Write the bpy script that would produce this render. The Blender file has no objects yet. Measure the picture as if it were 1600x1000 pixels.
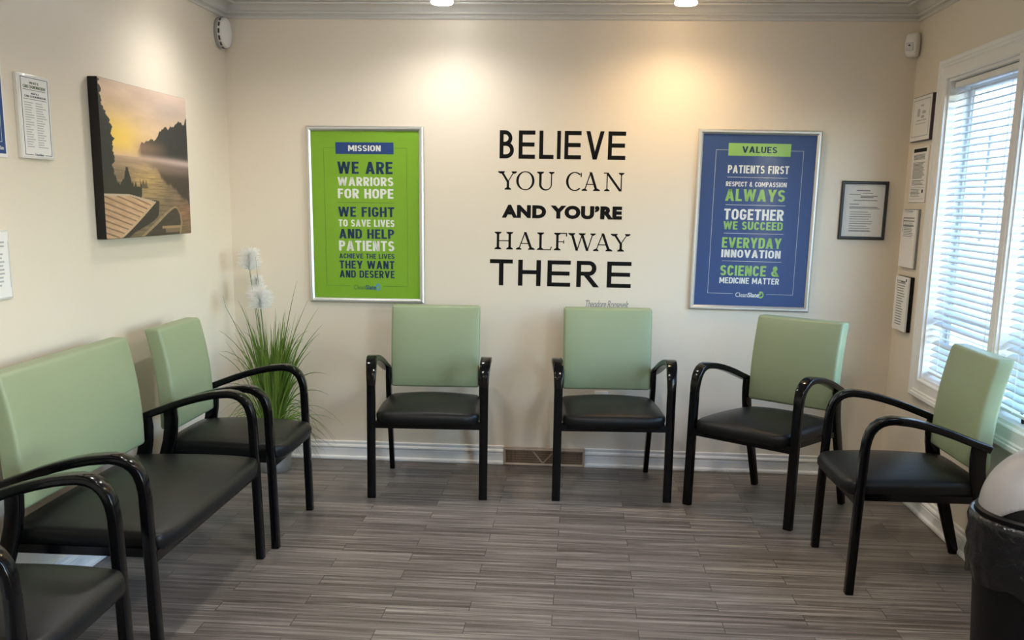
import bpy, bmesh, math, random
import numpy as np
from mathutils import Vector, Matrix, noise
random.seed(7)
sc = bpy.context.scene
COL = sc.collection
PI = math.pi
W = 3.588          # room width
YB = -8.0          # wall behind the camera
H = 2.45           # ceiling

# ------------------------------------------------------------------ camera
def cam_axes(yaw, pitch, roll):
    cy, sy = math.cos(yaw), math.sin(yaw); cp, sp = math.cos(pitch), math.sin(pitch)
    f = Vector((-sy*cp, cy*cp, -sp)); r = Vector((cy, sy, 0)); u = r.cross(f)
    return (r*math.cos(roll)+u*math.sin(roll), -r*math.sin(roll)+u*math.cos(roll), f)
cd = bpy.data.cameras.new('camera'); cam = bpy.data.objects.new('camera', cd); COL.objects.link(cam)
r_, u_, f_ = cam_axes(0.069193, 0.204276, 0.016456)
M = Matrix((r_, u_, -f_)).transposed().to_4x4(); M.translation = Vector((1.92640, -5.59382, 1.44729))
cam.matrix_world = M
cd.sensor_fit = 'HORIZONTAL'; cd.sensor_width = 36.0; cd.lens = 1602.190*36.0/1600
cd.shift_x = 6.0/1600; cd.shift_y = 147.7/1600; cd.clip_start = .05; cd.clip_end = 200
sc.camera = cam

# ------------------------------------------------------------------ world, exposure
sc.view_settings.view_transform = 'Standard'; sc.view_settings.look = 'None'
sc.view_settings.gamma = 1; sc.view_settings.use_curve_mapping = False
sc.view_settings.exposure = 0.42
sc.cycles.use_denoising = True
sc.cycles.max_bounces = 10; sc.cycles.diffuse_bounces = 6; sc.cycles.glossy_bounces = 4
sc.cycles.transparent_max_bounces = 16; sc.cycles.caustics_reflective = False; sc.cycles.caustics_refractive = False
sc.cycles.sample_clamp_indirect = 6
wd = bpy.data.worlds.new('world'); sc.world = wd; wd.use_nodes = True
nt = wd.node_tree; bg = nt.nodes['Background']
sky = nt.nodes.new('ShaderNodeTexSky'); sky.sky_type = 'NISHITA'
sky.sun_elevation = math.radians(48); sky.sun_rotation = math.radians(250); sky.sun_disc = False
sky.air_density = 1.2; sky.dust_density = 1.0
nt.links.new(sky.outputs[0], bg.inputs[0]); bg.inputs[1].default_value = 2.9

# ------------------------------------------------------------------ materials
def nodes_of(m): return m.node_tree.nodes, m.node_tree.links
def mat(name, col, rough=.5, metal=0, spec=.5, coat=0, emis=None, estr=0, trans=0):
    m = bpy.data.materials.new(name); m.use_nodes = True
    b = m.node_tree.nodes['Principled BSDF']
    b.inputs['Base Color'].default_value = (*col, 1); b.inputs['Roughness'].default_value = rough
    b.inputs['Metallic'].default_value = metal; b.inputs['Specular IOR Level'].default_value = spec
    b.inputs['Coat Weight'].default_value = coat; b.inputs['Coat Roughness'].default_value = .08
    if emis: b.inputs['Emission Color'].default_value = (*emis, 1); b.inputs['Emission Strength'].default_value = estr
    if trans: b.inputs['Transmission Weight'].default_value = trans
    return m
def noisy(m, scale, amount, bump=0, bscale=None, stretch=(1,1,1), detail=4):
    """soft colour mottling and an optional fine bump, in object space"""
    N, L = nodes_of(m); b = N['Principled BSDF']; col = tuple(b.inputs['Base Color'].default_value)
    tc = N.new('ShaderNodeTexCoord'); mp = N.new('ShaderNodeMapping'); mp.inputs['Scale'].default_value = stretch
    L.new(tc.outputs['Object'], mp.inputs[0])
    n = N.new('ShaderNodeTexNoise'); n.inputs['Scale'].default_value = scale; n.inputs['Detail'].default_value = detail
    L.new(mp.outputs[0], n.inputs['Vector'])
    mx = N.new('ShaderNodeMix'); mx.data_type = 'RGBA'
    mx.inputs[6].default_value = tuple(c*(1-amount) for c in col[:3])+(1,)
    mx.inputs[7].default_value = tuple(min(1, c*(1+amount)) for c in col[:3])+(1,)
    L.new(n.outputs[0], mx.inputs[0]); L.new(mx.outputs[2], b.inputs['Base Color'])
    if bump:
        n2 = N.new('ShaderNodeTexNoise'); n2.inputs['Scale'].default_value = bscale or scale*8; n2.inputs['Detail'].default_value = 3
        L.new(mp.outputs[0], n2.inputs['Vector'])
        bp = N.new('ShaderNodeBump'); bp.inputs['Strength'].default_value = bump; bp.inputs['Distance'].default_value = .002
        L.new(n2.outputs[0], bp.inputs['Height']); L.new(bp.outputs[0], b.inputs['Normal'])
    return m
WALL = noisy(mat('cream_wall_paint', (.745,.67,.56), .38, spec=.4), 1.3, .02, .12, 220)
TRIM = mat('white_trim_paint', (.82,.81,.79), .35)
CROWN_SHADED = mat('shaded_crown_paint', (.62,.61,.58), .4)  # greyer than the trim: the crown's shade is put into its colour
CEIL = noisy(mat('ceiling_paint', (.72,.71,.68), .8), 2, .02)
BLACK = noisy(mat('black_enamel', (.0025,.0025,.003), .13, spec=.24), 60, .1)
VINYL = noisy(mat('black_vinyl', (.006,.0063,.0066), .36, spec=.24), 8, .1, .25, 500)
GREEN = noisy(mat('sage_green_vinyl', (.262,.318,.19), .42, spec=.45), 5, .03, .2, 450)
SILVER = noisy(mat('brushed_silver', (.72,.73,.73), .3, metal=.75), 90, .06, stretch=(1,1,8))
PGREEN = mat('poster_green', (.215,.43,.03), .5, spec=.2)
NAVY = mat('print_navy', (.022,.062,.215), .5, spec=.2)
PBLUES = mat('poster_blue', (.045,.088,.24), .5, spec=.25)
DNAVY = mat('print_dark_navy', (.012,.04,.10), .5, spec=.2)
PWHITE = mat('print_white', (.82,.84,.80), .4)
PGRN2 = mat('print_lime', (.30,.56,.14), .4)
PDGRN = mat('print_dark_green', (.05,.13,.04), .4)
PBLUE = mat('print_sky_blue', (.10,.32,.55), .4)
INK = mat('black_decal', (.004,.004,.004), .6, spec=.15)
INKG = mat('grey_ink', (.22,.23,.24), .7)
INKL = mat('light_grey_ink', (.42,.43,.44), .7)
PAPER = noisy(mat('white_paper', (.80,.79,.77), .6), 4, .02)
PLASTIC = mat('white_plastic', (.78,.77,.74), .4)
GPLASTIC = mat('grey_plastic', (.36,.36,.37), .42)
NOTPL = mat('notice_acrylic', (.72,.71,.68), .25, coat=.4)
SLAT = mat('blind_slat', (.62,.70,.75), .4)
BIN = noisy(mat('dark_bin_plastic', (.004,.0035,.0035), .42, spec=.15), 30, .15)
LID = noisy(mat('grey_lid_plastic', (.27,.255,.25), .4), 40, .03)
GRILLE = noisy(mat('bronze_grille_metal', (.30,.20,.13), .5, metal=.1), 40, .15)
GRILLD = mat('grille_void', (.03,.02,.015), .7)
GRILLF = noisy(mat('grille_frame_metal', (.46,.36,.28), .45, metal=.2), 30, .1)
CORD = mat('white_cord', (.8,.8,.8), .6)
LEAF = None

def glass_mat(name, tint=(1,1,1), rough=.0, gl=1.0):
    m = bpy.data.materials.new(name); m.use_nodes = True; N, L = nodes_of(m)
    for n in list(N): N.remove(n)
    o = N.new('ShaderNodeOutputMaterial'); t = N.new('ShaderNodeBsdfTransparent'); g = N.new('ShaderNodeBsdfGlossy')
    t.inputs[0].default_value = (*tint, 1); g.inputs['Roughness'].default_value = rough
    fr = N.new('ShaderNodeFresnel'); fr.inputs[0].default_value = 1.45
    ml = N.new('ShaderNodeMath'); ml.operation = 'MULTIPLY'
    ge = N.new('ShaderNodeNewGeometry'); iv = N.new('ShaderNodeMath'); iv.operation = 'SUBTRACT'; iv.inputs[0].default_value = gl
    L.new(ge.outputs['Backfacing'], iv.inputs[1]); L.new(iv.outputs[0], ml.inputs[1]); ml.use_clamp = True
    mx = N.new('ShaderNodeMixShader')
    L.new(fr.outputs[0], ml.inputs[0]); L.new(ml.outputs[0], mx.inputs[0]); L.new(t.outputs[0], mx.inputs[1]); L.new(g.outputs[0], mx.inputs[2]); L.new(mx.outputs[0], o.inputs[0])
    return m
GLASS = glass_mat('window_glass', (.93,.97,.98))
COVER = glass_mat('picture_cover_sheet', (.98,.98,.98), .10, .45)

def bag_mat():
    m = mat('thin_black_bag_plastic', (.003,.003,.0035), .2, spec=.38)
    N, L = nodes_of(m); b = N['Principled BSDF']
    tc = N.new('ShaderNodeTexCoord'); n = N.new('ShaderNodeTexNoise'); n.inputs['Scale'].default_value = 16; n.inputs['Detail'].default_value = 5; n.inputs['Distortion'].default_value = 1.2
    bp = N.new('ShaderNodeBump'); bp.inputs['Strength'].default_value = .5; bp.inputs['Distance'].default_value = .015
    L.new(tc.outputs['Object'], n.inputs['Vector']); L.new(n.outputs[0], bp.inputs['Height']); L.new(bp.outputs[0], b.inputs['Normal'])
    return m
BAG = bag_mat()

def floor_mat():
    m = mat('grey_brown_plank_laminate', (.2,.17,.15), .40, spec=.35)
    N, L = nodes_of(m); b = N['Principled BSDF']
    tc = N.new('ShaderNodeTexCoord'); mp = N.new('ShaderNodeMapping'); mp.inputs['Location'].default_value = (-1.255+.602*4, 1.74+.0985*60, 0)
    L.new(tc.outputs['Object'], mp.inputs[0])
    br = N.new('ShaderNodeTexBrick'); br.inputs['Scale'].default_value = 1
    br.inputs['Brick Width'].default_value = .602; br.inputs['Row Height'].default_value = .0985
    br.inputs['Mortar Size'].default_value = .0014; br.inputs['Mortar Smooth'].default_value = .1
    br.inputs['Color1'].default_value = (0,0,0,1); br.inputs['Color2'].default_value = (1,1,1,1); br.inputs['Mortar'].default_value = (.5,.5,.5,1)
    br.offset = .5; br.offset_frequency = 2
    L.new(mp.outputs[0], br.inputs['Vector'])
    # grain: strongly stretched noise, shifted plank by plank
    sep = N.new('ShaderNodeVectorMath'); sep.operation = 'MULTIPLY'; sep.inputs[1].default_value = (7.3, 3.1, 5.7)
    L.new(br.outputs['Color'], sep.inputs[0])
    add = N.new('ShaderNodeVectorMath'); add.operation = 'ADD'
    L.new(tc.outputs['Object'], add.inputs[0]); L.new(sep.outputs[0], add.inputs[1])
    def grain(sx, sy, det, dist):
        mm = N.new('ShaderNodeMapping'); mm.inputs['Scale'].default_value = (sx, sy, 1)
        L.new(add.outputs[0], mm.inputs[0])
        n = N.new('ShaderNodeTexNoise'); n.inputs['Scale'].default_value = 1; n.inputs['Detail'].default_value = det; n.inputs['Distortion'].default_value = dist
        n.inputs['Roughness'].default_value = .6
        L.new(mm.outputs[0], n.inputs['Vector']); return n
    g1 = grain(1.3, 58, 7, .9); g2 = grain(5, 210, 3, .2); g3 = grain(1.6, 14, 4, 1.6)
    def math_(op, a, bb, c=None):
        n = N.new('ShaderNodeMath'); n.operation = op
        for i, v in enumerate((a, bb, c)):
            if v is None: continue
            if isinstance(v, (int, float)): n.inputs[i].default_value = v
            else: L.new(v, n.inputs[i])
        return n.outputs[0]
    s = math_('MULTIPLY_ADD', g1.outputs[0], .68, -.045)
    s = math_('MULTIPLY_ADD', g2.outputs[0], .22, s)
    s = math_('MULTIPLY_ADD', g3.outputs[0], .22, s)
    bw = N.new('ShaderNodeRGBToBW'); L.new(br.outputs['Color'], bw.inputs[0])
    s = math_('MULTIPLY_ADD', bw.outputs[0], .08, s); s = math_('SUBTRACT', s, .012)
    cr = N.new('ShaderNodeValToRGB'); L.new(s, cr.inputs[0])
    e = cr.color_ramp.elements
    e[0].position = .36; e[0].color = (.045,.037,.032,1); e[1].position = .74; e[1].color = (.38,.335,.29,1)
    k = e.new(.47); k.color = (.105,.086,.074,1); k = e.new(.58); k.color = (.185,.160,.140,1)
    mx = N.new('ShaderNodeMix'); mx.data_type = 'RGBA'; mx.inputs[7].default_value = (.05,.04,.035,1)
    L.new(br.outputs['Fac'], mx.inputs[0]); L.new(cr.outputs[0], mx.inputs[6]); L.new(mx.outputs[2], b.inputs['Base Color'])
    bp = N.new('ShaderNodeBump'); bp.inputs['Strength'].default_value = .25; bp.inputs['Distance'].default_value = .002
    L.new(g1.outputs[0], bp.inputs['Height']); L.new(bp.outputs[0], b.inputs['Normal'])
    return m
FLOOR = floor_mat()

# ------------------------------------------------------------------ helpers
def link(name, me, m=None, parent=None, smooth=True, angle=40):
    o = bpy.data.objects.new(name, me); COL.objects.link(o)
    if m is not None: me.materials.append(m)
    if parent is not None: o.parent = parent
    if smooth:
        me.shade_smooth()
        try: me.set_sharp_from_angle(angle=math.radians(angle))
        except Exception: pass
    return o
def mesh_from(name, V, F):
    me = bpy.data.meshes.new(name); me.from_pydata([tuple(v) for v in V], [], F); me.update(); return me
class MB:
    def __init__(s): s.V = []; s.F = []
    def add(s, V, F):
        k = len(s.V); s.V += [tuple(v) for v in V]; s.F += [tuple(i+k for i in f) for f in F]; return s
    def box(s, x0, x1, y0, y1, z0, z1):
        x0,x1 = sorted((x0,x1)); y0,y1 = sorted((y0,y1)); z0,z1 = sorted((z0,z1))
        V = [(x0,y0,z0),(x1,y0,z0),(x1,y1,z0),(x0,y1,z0),(x0,y0,z1),(x1,y0,z1),(x1,y1,z1),(x0,y1,z1)]
        return s.add(V, [(0,3,2,1),(4,5,6,7),(0,1,5,4),(1,2,6,5),(2,3,7,6),(3,0,4,7)])
    def loops(s, L, closed=False, cap=True):
        """skin consecutive rings of equal length"""
        n = len(L[0]); V = [p for r in L for p in r]; F = []
        m = len(L); rng = range(m) if closed else range(m-1)
        for i in rng:
            j = (i+1) % m
            for k in range(n): F.append((i*n+k, i*n+(k+1)%n, j*n+(k+1)%n, j*n+k))
        if cap and not closed: F.append(tuple(range(n-1,-1,-1))); F.append(tuple((m-1)*n+k for k in range(n)))
        return s.add(V, F)
    def tube(s, P, r, n=8, closed=False):
        P = [Vector(p) for p in P]; L = []
        up = Vector((0,0,1))
        for i, p in enumerate(P):
            if closed: t = (P[(i+1)%len(P)]-P[i-1]).normalized()
            else: t = (P[min(i+1,len(P)-1)]-P[max(i-1,0)]).normalized()
            a = t.cross(up)
            if a.length < .05: a = t.cross(Vector((0,1,0)))
            a.normalize(); b = t.cross(a)
            rr = r[i] if isinstance(r, (list, tuple)) else r
            L.append([p+rr*(math.cos(q)*a+math.sin(q)*b) for q in [2*PI*k/n for k in range(n)]])
        return s.loops(L, closed)
    def lathe(s, prof, n=32, c=(0,0,0), axis='z', cap=True):
        L = []
        for r, h in prof:
            ring = []
            for k in range(n):
                a = 2*PI*k/n; x, y = r*math.cos(a), r*math.sin(a)
                ring.append((c[0]+x, c[1]+y, c[2]+h))
            L.append(ring)
        return s.loops(L, cap=cap)
    def build(s, name, m, parent=None, smooth=True, angle=40, fix=True):
        me = mesh_from(name, s.V, s.F)
        if fix:
            bm = bmesh.new(); bm.from_mesh(me); bmesh.ops.recalc_face_normals(bm, faces=bm.faces); bm.to_mesh(me); bm.free()
        return link(name, me, m, parent, smooth, angle)
def axis_params(h, r, n, k=4):
    """coordinates from -h to h, dense within r of either end"""
    a = [-h + r*(1-math.cos(PI/2*i/k)) for i in range(k)]
    mid = [-(h-r) + 2*(h-r)*i/n for i in range(n+1)]
    return a + mid + [-v for v in reversed(a)]
def rbox(hx, hy, hz, r, n=(8,2,8), fn=None, center=(0,0,0), k=3):
    """rounded box on a grid, optional deformation fn(Vector)->Vector"""
    ax = [axis_params(h, r, q, k) for h, q in zip((hx,hy,hz), n)]
    V = []; idx = {}; F = []
    def vid(p):
        key = tuple(round(c, 6) for c in p)
        if key in idx: return idx[key]
        q = Vector([max(-(h-r), min(h-r, c)) for c, h in zip(p, (hx,hy,hz))]); d = Vector(p)-q
        w = q + (d.normalized()*r if d.length > 1e-9 else d)
        if fn: w = fn(w)
        idx[key] = len(V); V.append(w+Vector(center)); return idx[key]
    for a in range(3):
        b, c = (a+1)%3, (a+2)%3; hh = (hx,hy,hz)[a]
        for s in (-1, 1):
            for i in range(len(ax[b])-1):
                for j in range(len(ax[c])-1):
                    pts = []
                    for (di, dj) in ((0,0),(1,0),(1,1),(0,1)):
                        p = [0,0,0]; p[a] = s*hh; p[b] = ax[b][i+di]; p[c] = ax[c][j+dj]; pts.append(vid(p))
                    if s < 0: pts.reverse()
                    if len(set(pts)) == 4: F.append(tuple(pts))
    return V, F
def setp(o, label=None, cat=None, group=None, kind=None):
    if label: o['label'] = label
    if cat: o['category'] = cat
    if group: o['group'] = group
    if kind: o['kind'] = kind
    return o
def thing(name, label, cat, mtx=None, group=None, kind=None):
    o = bpy.data.objects.new(name, None); COL.objects.link(o); o.empty_display_size = .1
    if mtx is not None: o.matrix_world = mtx
    return setp(o, label, cat, group, kind)
def mtx(loc, rz=0): return Matrix.Translation(loc) @ Matrix.Rotation(rz, 4, 'Z')
def wallm(side, along, z, off=0):
    """local a = right, b = up, c = out of the wall"""
    if side == 'back': u, n, o = Vector((1,0,0)), Vector((0,-1,0)), Vector((along, -off, z))
    if side == 'left': u, n, o = Vector((0,1,0)), Vector((1,0,0)), Vector((off, along, z))
    if side == 'right': u, n, o = Vector((0,-1,0)), Vector((-1,0,0)), Vector((W-off, along, z))
    m = Matrix((u, Vector((0,0,1)), n)).transposed().to_4x4(); m.translation = o; return m
def struct(o): o['kind'] = 'structure'; return o
def rect_frame(mb, a0, a1, b0, b1, prof):
    """prof: (outward offset, height c) closed profile swept round a rectangle"""
    L = []
    for ca, cb, sa, sb in ((a0,b0,-1,-1),(a1,b0,1,-1),(a1,b1,1,1),(a0,b1,-1,1)):
        L.append([(ca+sa*o, cb+sb*o, c) for o, c in prof])
    return mb.loops(L, closed=True)
def text_mesh(s, a0, a1, b0, b1, c=0, th=.0006, bold=0., shear=0., space=1.0, fit=True):
    cu = bpy.data.curves.new('lettering', 'FONT'); cu.body = s; cu.size = 1; cu.extrude = .0001; cu.offset = bold
    cu.shear = shear; cu.space_character = space; cu.resolution_u = 4
    o = bpy.data.objects.new('lettering', cu); COL.objects.link(o)
    dg = bpy.context.evaluated_depsgraph_get(); dg.update()
    me = bpy.data.meshes.new_from_object(o.evaluated_get(dg)); bpy.data.objects.remove(o)
    P = np.array([v.co[:] for v in me.vertices]); mn = P.min(0); mx = P.max(0)
    sa = (a1-a0)/(mx[0]-mn[0]); sb = (b1-b0)/(mx[1]-mn[1])
    zc = (P[:,2] > 0).astype(float)
    Q = np.stack([a0+(P[:,0]-mn[0])*sa, b0+(P[:,1]-mn[1])*sb, c+zc*th], 1)
    me.vertices.foreach_set('co', Q.ravel()); me.update(); return me
def lettering(s, box, c, m, parent, name='lettering', **k):
    return link(name, text_mesh(s, *box, c=c, **k), m, parent, smooth=False)
def bars(mb, rows, c, th=.0005):
    for a0, a1, b0, b1 in rows: mb.box(a0, a1, b0, b1, c, c+th)

# ------------------------------------------------------------------ room shell
T = .14
mb = MB().box(-T, W+T, YB-T, T, -.1, 0); struct(mb.build('floor', FLOOR, smooth=False))
mb = MB().box(-T, W+T, YB-T, T, H, H+.1); struct(mb.build('ceiling', CEIL, smooth=False))
struct(MB().box(-T, W+T, 0, T, 0, H).build('wall_back', WALL, smooth=False))
struct(MB().box(-T, 0, YB, 0, 0, H).build('wall_left', WALL, smooth=False))
struct(MB().box(-T, W+T, YB-T, YB, 0, H).build('wall_front', WALL, smooth=False))
WZ0, WZ1 = .635, 2.035
WIN = [(-.525, -1.335), (-1.405, -2.215)]
mb = MB()
mb.box(W, W+T, WIN[0][0], 0, 0, H).box(W, W+T, YB, -5.3, 0, H).box(W, W+T, -3.7, WIN[1][1], 0, H).box(W, W+T, -5.3, -3.7, 0, .635).box(W, W+T, -5.3, -3.7, 2.035, H)  # leaves an opening for the added daylight window, out of view
mb.box(W, W+T, WIN[1][1], WIN[0][0], 0, WZ0).box(W, W+T, WIN[1][1], WIN[0][0], WZ1, H).box(W, W+T, WIN[1][0], WIN[0][1], WZ0, WZ1)
struct(mb.build('wall_right', WALL, smooth=False))

def moulding(name, side, prof, m, cuts=None):
    mb = MB()
    segs = cuts or [(None, None)]
    for s0, s1 in segs:
        L0, L1 = [], []
        for d, z in prof:
            if side == 'back':
                L0.append(((d if s0 is None else s0), -d, z)); L1.append(((W-d if s1 is None else s1), -d, z))
            elif side == 'left': L0.append((d, YB, z)); L1.append((d, -d, z))
            else: L0.append((W-d, -d, z)); L1.append((W-d, YB, z))
        mb.loops([L0, L1])
    return struct(mb.build(name, m, smooth=True, angle=25))
def arc(cx, cz, r, a0, a1, n=6):
    return [(cx+r*math.cos(math.radians(a0+(a1-a0)*i/n)), cz+r*math.sin(math.radians(a0+(a1-a0)*i/n))) for i in range(n+1)]
crown = [(0, 2.370), (.008, 2.370), (.012, 2.373), (.014, 2.378), (.012, 2.383), (.008, 2.385), (.007, 2.390), (.010, 2.391), (.020, 2.393), (.025, 2.397), (.026, 2.402), (.022, 2.406), (.018, 2.407)] + \
        [(.020+.056*(i/8)**1.5, 2.408+.026*math.sin(PI/2*i/8)) for i in range(1, 9)] + \
        [(.078, 2.429), (.086, 2.430), (.092, 2.434), (.092, 2.439), (.087, 2.442), (.100, 2.443), (.108, 2.446), (.110, 2.4499), (0, 2.4499)]
base = [(0, 0), (.020, 0), (.024, .004), (.024, .014), (.020, .020), (.013, .023), (.013, .056), (.013, .060), (.008, .063), (.008, .067), (.015, .070), (.018, .076), (.015, .084), (.008, .088), (.007, .092), (.010, .096), (.010, .104), (.006, .107), (0, .107)]
for k, s in enumerate(('left', 'back', 'right')):
    o = moulding('trim_%d' % (k+1), s, crown, CROWN_SHADED)
moulding('baseboard_left', 'left', base, TRIM)
moulding('baseboard_right', 'right', base, TRIM)
moulding('baseboard_back', 'back', base, TRIM, cuts=[(None, 1.517), (1.972, None)])

# ------------------------------------------------------------------ windows
casing = [(0, 0), (0, .014), (.006, .017), (.012, .015), (.03, .013), (.05, .015), (.056, .021), (.064, .021), (.068, .026), (.082, .028), (.088, .024), (.088, 0)]
mb = MB(); m_ = wallm('right', 0, 0)
rect_frame(mb, -WIN[0][0], -WIN[1][1], WZ0, WZ1, casing)
o = mb.build('trim_4', TRIM, angle=25); o.matrix_world = m_; struct(o)
mb = MB().box(-WIN[0][1]-.004, -WIN[1][0]+.004, WZ0, WZ1, 0, .012).box(-WIN[0][1]+.012, -WIN[1][0]-.012, WZ0, WZ1, .012, .018)
o = mb.build('trim_5', TRIM, smooth=False); o.matrix_world = m_; struct(o)
for k, (y0, y1) in enumerate(WIN):
    a0, a1 = -y0, -y1
    root = thing('window_%d' % (k+1), ['white window nearest the back corner behind a venetian blind', 'white window right of the mullion, cut off by the picture edge'][k], 'window', wallm('right', 0, 0), kind='structure')
    mb = MB()
    J = .012
    mb.box(a0, a0+J, WZ0, WZ1, -T, 0).box(a1-J, a1, WZ0, WZ1, -T, 0).box(a0+J, a1-J, WZ1-J, WZ1, -T, 0).box(a0+J, a1-J, WZ0, WZ0+J, -T, 0)
    mb.build('jamb', TRIM, root, smooth=False)
    mb = MB(); f0, f1, g0, g1 = a0+J+.045, a1-J-.045, WZ0+J+.05, WZ1-J-.045
    rect_frame(mb, f0, f1, g0, g1, [(0,-.125), (0,-.1), (.008,-.095), (.045,-.095), (.045,-.125)])
    mb.box(f0, f1, .925, .972, -.122, -.098)
    mb.build('window_frame', TRIM, root, smooth=False)
    MB().box(f0, f1, g0, g1, -.113, -.109).build('pane', GLASS, root, smooth=False)
    # folding crank handle on the sill
    mb = MB(); ca = a0+.15
    mb.add(*rbox(.022, .009, .012, .006, (2,1,1), center=(ca, WZ0+J+.0085, -.078)))
    mb.tube([(ca, WZ0+J+.014, -.078), (ca, WZ0+J+.03, -.07), (ca+.02, WZ0+J+.032, -.05), (ca+.075, WZ0+J+.02, -.035)], [.006,.006,.005,.004], 8)
    mb.add(*rbox(.007, .01, .007, .004, (1,1,1), center=(ca+.078, WZ0+J+.012, -.035)))
    mb.build('crank_handle', BLACK, root)

for k, (m3, wa, wb, za, zb_) in enumerate(((wallm('right', -3.7, 0), 0, 1.6, .635, 2.035),)):  # added window, out of view, there only to let in daylight
    mb = MB(); rect_frame(mb, wa+.05, wb-.05, za+.05, zb_-.05, [(0,-.12),(0,-.06),(.05,-.06),(.05,-.12)]); mb.box((wa+wb)/2-.02, (wa+wb)/2+.02, za+.05, zb_-.05, -.11, -.07)
    o = mb.build('window_%d' % (k+3), TRIM, smooth=False); o.matrix_world = m3; struct(o)
def portal(cx, cy, cz, w, h, direction):
    ld = bpy.data.lights.new('window_portal', 'AREA'); ld.shape = 'RECTANGLE'; ld.size = w; ld.size_y = h; ld.cycles.is_portal = True
    o = bpy.data.objects.new('window_portal', ld); COL.objects.link(o); o.rotation_euler = Vector(direction).to_track_quat('-Z', 'Y').to_euler(); o.location = (cx, cy, cz)
for (y0, y1) in WIN: portal(W+T+.01, (y0+y1)/2, (WZ0+WZ1)/2, y0-y1, WZ1-WZ0, (-1,0,0))
portal(W+T+.01, -4.5, 1.335, 1.6, 1.4, (-1,0,0))
def blind(k, y0, y1, seed):
    rnd = random.Random(seed)
    a0, a1 = -y0+.018, -y1-.02
    lab = ['white venetian blind over the window nearest the back corner, broken slats near its foot',
           'white venetian blind over the right-hand window, past the mullion'][k]
    root = thing('venetian_blind', lab, 'blind', wallm('right', 0, 0), group='white venetian blinds')
    # metal head rail: open-ended channel
    mb = MB(); t, b_, c0, c1 = WZ1-.016, WZ1-.044, -.062, -.022
    mb.add(*rbox((a1-a0)/2, .014, .021, .004, (4,1,1), center=((a0+a1)/2, (t+b_)/2, (c0+c1)/2)))
    mb.build('head_rail', PLASTIC, root)
    ms = MB(); wdt = .034; tilt = math.radians(27); pitch = .0302
    zb = .668
    z = t-.05; i = 0; n = 0
    cc = (c0+c1)/2
    while z > zb+.02:
        jit = rnd.uniform(-.05, .05); sag = rnd.uniform(-.0016, .0016)
        tt = tilt+jit
        if k == 0 and 14 <= n-22 < 16: tt = -.15
        rows = []
        S = 8
        for q in range(S+1):
            a = a0+(a1-a0)*q/S
            ring = []
            for e in (-1, -.5, 0, .5, 1):
                cx = e*wdt/2; crown_ = .0022*(1-e*e)
                ring.append((a, z+sag*math.sin(PI*q/S)-math.sin(tt)*cx+crown_*math.cos(tt), cc+math.cos(tt)*cx+crown_*math.sin(tt)))
            low = [(p[0], p[1]-.0005, p[2]) for p in reversed(ring)]
            rows.append(ring+low)
        ms.loops(rows)
        z -= pitch; n += 1
    ms.build('slats', SLAT, root, angle=60)
    MB().add(*rbox((a1-a0)/2, .006, .014, .004, (4,1,1), center=((a0+a1)/2, zb+.004, cc))).build('bottom_rail', PLASTIC, root)
    mc = MB()
    for fr in (.16, .84):
        for d in (-.017, .017):
            mc.tube([(a0+(a1-a0)*fr, t-.03, cc+d), (a0+(a1-a0)*fr, zb, cc+d)], .0009, 5)
        mc.tube([(a0+(a1-a0)*fr+.012, t-.03, cc+.019), (a0+(a1-a0)*fr+.012, zb, cc+.019)], .0009, 5)
    mc.build('ladder_cord', CORD, root)
    mw = MB()
    wx = a0+(.05 if k else (a1-a0)-.05)
    mw.tube([(wx, t-.03, -.018), (wx+.004, 1.55 if k else 1.5, -.012)], .003, 6)
    mw.build('tilt_wand', PLASTIC, root)
blind(0, *WIN[0], 3); blind(1, *WIN[1], 5)

# ------------------------------------------------------------------ outside the window
def siding_mat():
    m = mat('pale_blue_siding', (.11,.14,.21), .6)
    N, L = nodes_of(m); b = N['Principled BSDF']
    tc = N.new('ShaderNodeTexCoord'); w_ = N.new('ShaderNodeTexWave'); w_.wave_type = 'BANDS'; w_.bands_direction = 'Z'; w_.wave_profile = 'SAW'
    w_.inputs['Scale'].default_value = 1.6; L.new(tc.outputs['Object'], w_.inputs['Vector'])
    bp = N.new('ShaderNodeBump'); bp.inputs['Strength'].default_value = .6; bp.inputs['Distance'].default_value = .02
    L.new(w_.outputs[0], bp.inputs['Height']); L.new(bp.outputs[0], b.inputs['Normal']); return m
SIDING = siding_mat()
o = MB().box(W+T, 40, -30, 40, -.4, -.3).build('ground_outside', noisy(mat('grey_concrete', (.16,.16,.16), .9), 1.5, .08), smooth=False); struct(o)
hs = thing('neighbouring_house', 'pale blue sided house seen through the blind slats', 'house', mtx((8.2, 11.6, -.3)))
MB().box(-.1, 5, -12, 1.2, 0, 5.5).build('siding_wall', SIDING, hs, smooth=False)
MB().box(-.16, .05, .9, 1.55, 0, 5.5).build('corner_board', mat('white_exterior_trim', (.6,.62,.65), .5), hs, smooth=False)
for yy in (.1, -4.2):
    wn = MB().box(-.14, -.1, yy-.6, yy+.35, 1.2, 2.9).build('house_window', mat('dark_glass', (.08,.1,.13), .1), hs, smooth=False)

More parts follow.
